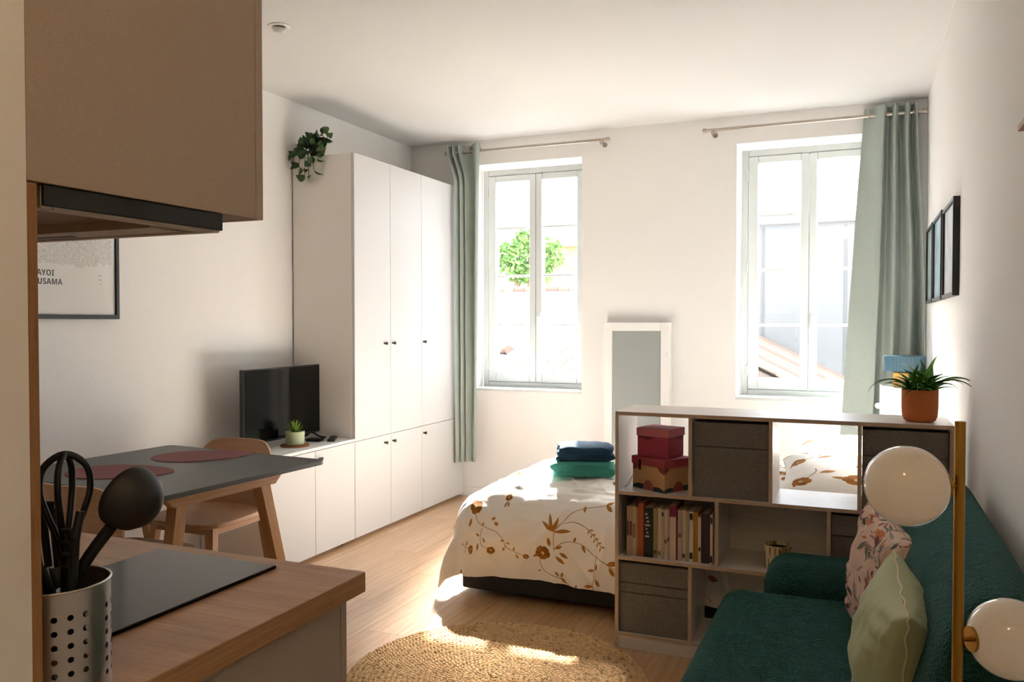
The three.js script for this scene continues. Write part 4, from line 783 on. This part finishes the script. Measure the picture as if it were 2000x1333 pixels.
{ // pink storage boxes, turned so that a corner faces the sofa
  const pat = (draw, base) => { const c = document.createElement('canvas'); c.width = 512; c.height = 320; const x = c.getContext('2d'); x.fillStyle = base; x.fillRect(0, 0, 512, 320); draw(x); const t = new THREE.CanvasTexture(c); t.colorSpace = THREE.SRGBColorSpace; t.wrapS = t.wrapT = THREE.RepeatWrapping; return std({ map: t, roughness: 0.7 }); };
  const el = (x, c, X, Y, a, b) => { x.fillStyle = c; x.beginPath(); x.ellipse(X, Y, a, b, 0, 0, 2 * PI); x.fill(); };
  const low = pat((x) => { el(x, '#8a3f34', 0, 60, 110, 80); el(x, '#8a3f34', 512, 60, 110, 80); el(x, '#27383a', 130, 330, 150, 62); el(x, '#27383a', 400, 330, 120, 55); el(x, '#9a5340', 256, 330, 90, 105); }, '#c99a6c');
  const up = pat((x) => { el(x, '#6d2431', 150, 40, 170, 90); el(x, '#a8603f', 20, 10, 60, 70); el(x, '#c98a98', 430, 60, 60, 24); }, '#a83f55');
  const box = (label, p, turn, w, d, h, lidM, bodyM, tab) => {
    const b = thing('storage_box', label, 'box', p, turn, 'pink storage boxes'), g = lim(-w / 2, w / 2, 0, h - 0.012, -d / 2, d / 2, 0.0015), uv = g.attributes.uv, ps = g.attributes.position;
    for (let i = 0; i < uv.count; i++) uv.setXY(i, uv.getX(i) / w + 0.5, ps.getY(i) / h);
    obj('body', g, bodyM, b);
    obj('lid', lim(-w / 2 - 0.004, w / 2 + 0.004, h - 0.034, h, -d / 2 - 0.004, d / 2 + 0.004, 0.002), lidM, b);
    if (tab) obj('leather_tab', lim(-w * 0.28, -w * 0.21, h - 0.055, h - 0.012, d / 2 + 0.004, d / 2 + 0.007, 0.001), std({ color: '#2e1d18', roughness: 0.6 }), b);
  };
  box('larger pink storage box with sand and terracotta shapes', [-0.775, 0.6605, -3.455], -0.55, 0.185, 0.165, 0.135, std({ color: '#9c3f4a', roughness: 0.65 }), low, true);
  box('smaller pink storage box on top of the larger one', [-0.785, 0.7965, -3.465], -0.28, 0.145, 0.135, 0.12, std({ color: '#c9727c', roughness: 0.6 }), up, false);
  tag(obj('white_cable', tube([V(-0.921, 0.668, -3.39), V(-0.916, 0.672, -3.42), V(-0.911, 0.69, -3.48), V(-0.911, 0.695, -3.54), V(-0.915, 0.68, -3.6)], 0.005, 24, 8), M.white), 'short white cable beside the pink boxes', 'cable');
}
{ // small patterned pot in the middle row
  const c = document.createElement('canvas'); c.width = 512; c.height = 128; const x = c.getContext('2d'); x.fillStyle = '#d3c3a3'; x.fillRect(0, 0, 512, 128);
  for (let i = 0; i < 110; i++) { x.fillStyle = ['#8a6422', '#6d4a1c', '#a5803c'][i % 3]; x.beginPath(); x.ellipse(rr(0, 512), rr(30, 112), rr(4, 11), rr(3, 8), rr(0, 3), 0, 2 * PI); x.fill(); }
  const t = new THREE.CanvasTexture(c); t.colorSpace = THREE.SRGBColorSpace; t.wrapS = THREE.RepeatWrapping;
  const p = thing('patterned_pot', 'small round pot with gold pattern in the shelf', 'pot', [-0.3, 0.3875, -3.4]);
  obj('pot_wall', lathe([[0, 0], [0.046, 0], [0.05, 0.004], [0.0525, 0.09], [0.0525, 0.096], [0.049, 0.097], [0.047, 0.012], [0, 0.01]]), std({ map: t, roughness: 0.5 }), p);
  obj('filling', cyl(0.047, 0.047, 0.004, 0, 0.08, 0), M.soil, p);
}
{ // terracotta pot with a grassy plant
  const p = thing('potted_plant', 'bushy green plant in a terracotta pot on the shelf top', 'plant', [0.2, 0.9915, -3.43]);
  obj('pot', lathe([[0, 0], [0.044, 0], [0.054, 0.006], [0.06, 0.02], [0.0625, 0.05], [0.063, 0.118], [0.0605, 0.12], [0.0585, 0.117], [0.058, 0.1], [0, 0.1]]), M.terracotta, p);
  obj('soil', cyl(0.0578, 0.0578, 0.004, 0, 0.102, 0), M.soil, p);
  const lm = ['#4f8f34', '#3a7428', '#6fae45', '#2c5a24'].map((c) => std({ color: c, roughness: 0.5, side: THREE.DoubleSide }));
  const wide = [leaf(0.14, 0.026, 0.7, 10, 0.8), leaf(0.14, 0.028, 1.2, 10, 0.8), leaf(0.14, 0.022, 1.6, 10, 0.8)], thin = [strand(0.25, 0.0042, 2.5), strand(0.2, 0.0042, 2.0)];
  for (const [cx, cz, h, n] of [[-0.028, 0.012, 0.95, 16], [0.022, -0.01, 1.15, 18], [0.0, 0.03, 0.8, 12], [0.035, 0.015, 0.9, 12]]) for (let i = 0; i < n; i++) {
    const l = obj('leaf', wide[i % 3], lm[(i * 3 + Math.round(cx * 100)) & 3], p), q = i / n;
    l.position.set(cx, 0.1, cz); l.rotation.set(0, i * 2.4 + cx * 40, 0, 'YXZ'); l.rotateZ(-(0.05 + q * 0.8)); l.scale.setScalar(h * (1 - 0.2 * q));
  }
  for (const [a, s, k] of [[0.0, 0.95, 0], [3.3, 0.8, 0], [2.9, 0.75, 1], [3.6, 0.7, 1], [-0.25, 0.85, 0], [0.35, 0.8, 1], [-0.6, 0.7, 1], [4.6, 0.7, 0], [5.3, 0.7, 1], [1.4, 0.8, 0], [0.15, 0.6, 1]]) { const l = obj('leaf', thin[k], lm[a > 3 ? 3 : 1], p); l.position.set(Math.cos(a) * 0.03, 0.1, -Math.sin(a) * 0.03); l.rotation.set(0, a, 0, 'YXZ'); l.rotateZ(-0.3); l.scale.setScalar(s); }
}
// bedside chest and its lamp by the window
{
  const c = thing('bedside_chest', 'narrow white chest of drawers by the right window', 'chest of drawers', [0, 0, 0]);
  obj('body', lim(0.118, XR - 0.016, 0.05, 0.97, -5.5, -5.12, 0.002), M.white, c);
  obj('top', lim(0.1, XR - 0.014, 0.97, 0.99, -5.51, -5.11, 0.002), M.white, c);
  for (let i = 0; i < 4; i++) { const d = obj('drawer', lim(0.1, 0.117, 0.06 + i * 0.228, 0.284 + i * 0.228, -5.498, -5.122, 0.002), M.white, c); obj('knob', new THREE.SphereGeometry(0.016, 16, 12).translate(0.086, 0.2 + i * 0.228, -5.16), std({ color: '#e3cfc0', roughness: 0.5 }), d); }
  for (const x of [0.14, 0.32]) for (const z of [-5.47, -5.15]) obj('foot', cyl(0.015, 0.012, 0.05, x, 0.025, z, 12), M.white, c);
  const l = thing('table_lamp', 'small lamp with ribbed blue glass shade on the white chest', 'lamp', [0.225, 0.99, -5.26]);
  obj('base', lim(-0.06, 0.06, 0.0005, 0.085, -0.05, 0.05, 0.006), std({ color: '#c9a04e', roughness: 0.5 }), l);
  const ribs = grid(180, 8, (u, v) => { const a = u * 2 * PI, r = 0.108 + 0.003 * Math.cos(a * 45), y = 0.092 + 0.085 * v; return V(r * Math.cos(a), y, -r * Math.sin(a)); });
  obj('glass_shade', ribs, phy({ color: '#7fa9be', roughness: 0.12, transmission: 0.7, thickness: 0, side: THREE.DoubleSide }), l);
  obj('shade_top', lathe([[0, 0.176], [0.09, 0.178], [0.108, 0.177], [0.109, 0.181], [0.09, 0.183], [0, 0.182]], 48), std({ color: '#4d6f80', roughness: 0.3 }), l);
  obj('collar', cyl(0.05, 0.06, 0.008, 0, 0.089, 0), M.black, l);
}
// mirror cabinet between the windows, its reflection painted as plain grey
{
  const m = thing('mirror_cabinet', 'slim white framed cabinet with mirror reflection painted grey between the windows', 'cabinet', [-1.478, 0, ZB]);
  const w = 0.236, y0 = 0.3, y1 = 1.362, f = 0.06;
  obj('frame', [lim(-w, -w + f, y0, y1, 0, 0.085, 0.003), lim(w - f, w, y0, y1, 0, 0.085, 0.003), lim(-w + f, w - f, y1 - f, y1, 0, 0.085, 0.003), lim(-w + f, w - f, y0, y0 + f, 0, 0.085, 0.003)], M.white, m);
  obj('painted_mirror_front', lim(-w + f, w - f, y0 + f, y1 - f, 0.002, 0.076), std({ color: '#9ea3a0', roughness: 0.4 }), m);
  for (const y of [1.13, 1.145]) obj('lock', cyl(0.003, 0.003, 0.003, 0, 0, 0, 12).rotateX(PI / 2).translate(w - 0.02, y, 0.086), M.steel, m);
}
// three pictures on the right wall
{
  const art = (cols, sd) => { const c = document.createElement('canvas'); c.width = 400; c.height = 340; const x = c.getContext('2d'); x.fillStyle = cols[0]; x.fillRect(0, 0, 400, 340); for (let i = 0; i < 40; i++) { x.globalAlpha = 0.35; x.fillStyle = cols[1 + i % (cols.length - 1)]; x.beginPath(); x.ellipse(HT[i * 7 + sd] * 400, HT[i * 13 + sd] * 340, 20 + HT[i * 3 + sd] * 60, 12 + HT[i * 5 + sd] * 40, HT[i * 11 + sd] * 3, 0, 2 * PI); x.fill(); } const t = new THREE.CanvasTexture(c); t.colorSpace = THREE.SRGBColorSpace; return t; };
  const fm = std({ color: '#16191b', roughness: 0.5 });
  [['black framed picture nearest the sofa, in pale tones', -3.83, -4.33, ['#b7b9bd', '#8fa5b5', '#d3c3b8', '#98a0a6']], ['black framed picture in the middle of the three, in blue tones', -4.41, -4.91, ['#7fa0ad', '#4f7f90', '#a9c0c4', '#5b8796']], ['black framed picture nearest the curtain', -4.97, -5.4, ['#9aa9ab', '#6f8a90', '#b9b7ae', '#7f979b']]].forEach(([label, z1, z0, cols], i) => {
    const p = thing('wall_picture', label, 'picture', [XR, 1.472, 0], 0, 'pictures on the right wall'), h = [0.408, 0.424, 0.428][i], t = 0.026;
    obj('frame', [lim(-t, 0, 0, 0.016, z0, z1, 0.002), lim(-t, 0, h - 0.016, h, z0, z1, 0.002), lim(-t, 0, 0.016, h - 0.016, z0, z0 + 0.016, 0.002), lim(-t, 0, 0.016, h - 0.016, z1 - 0.016, z1, 0.002)], fm, p);
    obj('print', new THREE.PlaneGeometry(z1 - z0 - 0.032, h - 0.032).rotateY(-PI / 2).translate(-0.016, h / 2, (z0 + z1) / 2), std({ map: art(cols, i * 100), roughness: 0.4 }), p);
    obj('backing', lim(-0.015, -0.001, 0.01, h - 0.01, z0 + 0.01, z1 - 0.01), M.black, p);
  });
}
{ // strap-hung wooden wedge at the right border
  const h = thing('strap_shelf', 'small wooden wall shelf hung from a thin tan strap', 'wall shelf', [XR, 1.708, -1.72]);
  const s = new THREE.Shape(); s.moveTo(0, 0); s.lineTo(-0.105, 0); s.lineTo(-0.105, 0.008); s.lineTo(0, 0.03); s.closePath();
  const st = std({ color: '#a37b52', roughness: 0.7 });
  obj('wedge', uvBox(new THREE.ExtrudeGeometry(s, { depth: 0.3, bevelEnabled: true, bevelSize: 0.002, bevelThickness: 0.002, bevelSegments: 1 }).translate(0, 0.002, -0.03), 'z'), M.oak, h);
  for (const z of [0.0, 0.24]) { obj('strap', tube([V(-0.085, -0.014, z), V(-0.085, 0.02, z), V(-0.084, 0.09, z), V(-0.07, 0.118, z), V(-0.03, 0.13, z), V(-0.004, 0.13, z)], 0.003, 30, 8), st, h); obj('peg', rod(V(-0.012, 0.13, z), V(0, 0.13, z), 0.007), M.oak, h); }
}

// ---------------------------------------------------------------- sofa, cushions, floor lamp
{
  const s = thing('sofa', 'dark green boucle sofa along the right wall', 'sofa');
  const ZN = -1.5, ZF = -3.29;
  const soft = (g, amp, f) => { const p = g.attributes.position, n = g.attributes.normal; for (let i = 0; i < p.count; i++) { const k = amp * noise(p.getX(i) * f, p.getY(i) * f, p.getZ(i) * f); p.setXYZ(i, p.getX(i) + n.getX(i) * k, p.getY(i) + n.getY(i) * k, p.getZ(i) + n.getZ(i) * k); } return g; };
  const rb = (x0, x1, y0, y1, z0, z1, r, seg = 8) => uvBox(new RoundedBoxGeometry(x1 - x0, y1 - y0, Math.abs(z1 - z0), seg, r).translate((x0 + x1) / 2, (y0 + y1) / 2, (z0 + z1) / 2), 'x');
  obj('seat', rb(-0.455, 0.2, 0.2, 0.425, -3.02, ZN - 0.16, 0.075), M.sofa, s);
  obj('seat_base', rb(-0.41, 0.3, 0.08, 0.26, ZF + 0.02, ZN, 0.03), M.sofa, s);
  for (const [a, b] of [[ZF, -3.0], [ZN - 0.26, ZN]]) obj('armrest', rb(-0.32, 0.3, 0.1, 0.505, Math.min(a, b), Math.max(a, b), 0.085), M.sofa, s);
  // reclined backrest, profile in xy swept along z
  const q = new THREE.Shape(); q.moveTo(0.02, 0.3); q.lineTo(0.115, 0.62); q.bezierCurveTo(0.15, 0.76, 0.18, 0.85, 0.245, 0.85); q.bezierCurveTo(0.3, 0.85, 0.325, 0.8, 0.325, 0.7); q.lineTo(0.325, 0.2); q.lineTo(0.05, 0.2); q.closePath();
  const bg = new THREE.ExtrudeGeometry(q, { depth: 1.2, bevelEnabled: true, bevelSize: 0.02, bevelThickness: 0.05, bevelSegments: 6, curveSegments: 16 }).translate(0, 0, -2.93);
  obj('backrest', uvBox(bg, 'z'), M.sofa, s);
  for (const x of [-0.34, 0.24]) for (const z of [-3.2, -1.6]) obj('leg', cyl(0.022, 0.016, 0.08, x, 0.0405, z, 16), M.oak, s);
}
{ // cushions standing edge-on against the back
  const c = document.createElement('canvas'); c.width = c.height = 768; const x = c.getContext('2d'); x.fillStyle = '#d8b9a8'; x.fillRect(0, 0, 768, 768);
  const cols = ['#4f6a52', '#7f4a44', '#b86a3a', '#6b2436', '#8d8f86', '#e6cfc0', '#3a4a48', '#a0746a'];
  for (let i = 0; i < 230; i++) { const X = rr(0, 768), Y = rr(0, 768), a = rr(0, 6.3), L = rr(24, 100); x.save(); x.translate(X, Y); x.rotate(a); x.fillStyle = cols[i % 8]; x.globalAlpha = 0.75; x.beginPath(); x.moveTo(0, 0); x.quadraticCurveTo(L / 2, -L * 0.3, L, 0); x.quadraticCurveTo(L / 2, L * 0.3, 0, 0); x.fill(); x.strokeStyle = '#4a3a34'; x.lineWidth = 2; x.beginPath(); x.moveTo(0, 0); x.bezierCurveTo(L * 0.4, 8, L * 0.8, -10, L * 1.2, 6); x.stroke(); x.restore(); }
  for (let i = 0; i < 16; i++) { const X = rr(40, 728), Y = rr(40, 728), r = rr(16, 36); for (let k = 0; k < 7; k++) { x.fillStyle = i % 3 ? (i % 3 === 1 ? '#c0703a' : '#74233a') : '#dccbc2'; x.globalAlpha = 0.85; x.beginPath(); x.ellipse(X + r * 0.6 * Math.cos(k * 0.9), Y + r * 0.6 * Math.sin(k * 0.9), r * 0.5, r * 0.26, k * 0.9, 0, 2 * PI); x.fill(); } }
  const t = new THREE.CanvasTexture(c); t.colorSpace = THREE.SRGBColorSpace;
  const put = (name, label, mat, seamM, w, th, p, turn, lean, roll, sd) => {
    const g = thing(name, label, 'cushion', p, turn); g.rotation.order = 'YZX'; g.rotation.z = lean; g.rotation.x = roll;
    obj('cover', pillowGeo(w, w, th, 44, sd, 0.016).rotateY(-PI / 2), mat, g);
    const pts = []; const S = (k) => Math.sin(k * PI / 2);
    for (let e = 0; e < 4; e++) for (let i = 0; i < 14; i++) { const b = S(i / 7 - 1), a = 1, X = w / 2 * a * (1 - 0.07 * (1 - b * b)), Y = w / 2 * b; const [u, v] = [[X, Y], [-Y, X], [-X, -Y], [Y, -X]][e]; pts.push(V(0.003 * Math.sin(i * 2.7 + e), v, u)); }
    obj('seam_piping', tube(pts, 0.0028, 200, 6, true), seamM, g);
  };
  put('floral_cushion', 'pink floral patterned cushion in the far corner of the sofa', std({ map: t, roughness: 0.85 }), std({ color: '#b99a7c', roughness: 0.9 }), 0.39, 0.16, [0.06, 0.58, -2.72], 0.3, -0.12, 0.12, 3);
  put('velvet_cushion', 'sage green velvet cushion in front of the floral one', phy({ color: '#a9ae86', roughness: 0.75, sheen: 0.8, sheenColor: new THREE.Color('#dfe6cf'), sheenRoughness: 0.4 }), std({ color: '#d9cdae', roughness: 0.9 }), 0.42, 0.19, [0.075, 0.575, -2.03], 0.03, -0.04, 0.06, 8);
}
{ // brass floor lamp with two opal globes
  const l = thing('floor_lamp', 'brass floor lamp with two opal glass globes', 'floor lamp', [0.138, 0, -1.416]);
  const dir = V(Math.cos(23 * D2R), 0, -Math.sin(23 * D2R));
  obj('base', lathe([[0, 0.0005], [0.115, 0.0005], [0.117, 0.004], [0.115, 0.016], [0.02, 0.02], [0, 0.02]], 48), M.brass, l);
  obj('pole', cyl(0.0078, 0.0078, 1.19, 0, 0.02 + 0.595, 0, 24), M.brass, l);
  for (const [s, y] of [[-1, 1.112], [1, 0.877]]) {
    const d = dir.clone().multiplyScalar(s);
    obj('arm', rod(V(0, y, 0), d.clone().multiplyScalar(0.022).setY(y), 0.004), M.brass, l);
    obj('globe_disc', rod(d.clone().multiplyScalar(0.0185).setY(y), d.clone().multiplyScalar(0.0225).setY(y), 0.019, 0.019, 32), M.brass, l);
    const g = obj('globe', new THREE.SphereGeometry(0.0605, 64, 40), M.clear, l); g.position.copy(d.multiplyScalar(0.0805)).setY(y);
    obj('opal_layer', new THREE.SphereGeometry(0.0592, 64, 40), M.opal, g);
  }
}

renderer.render(scene, camera);
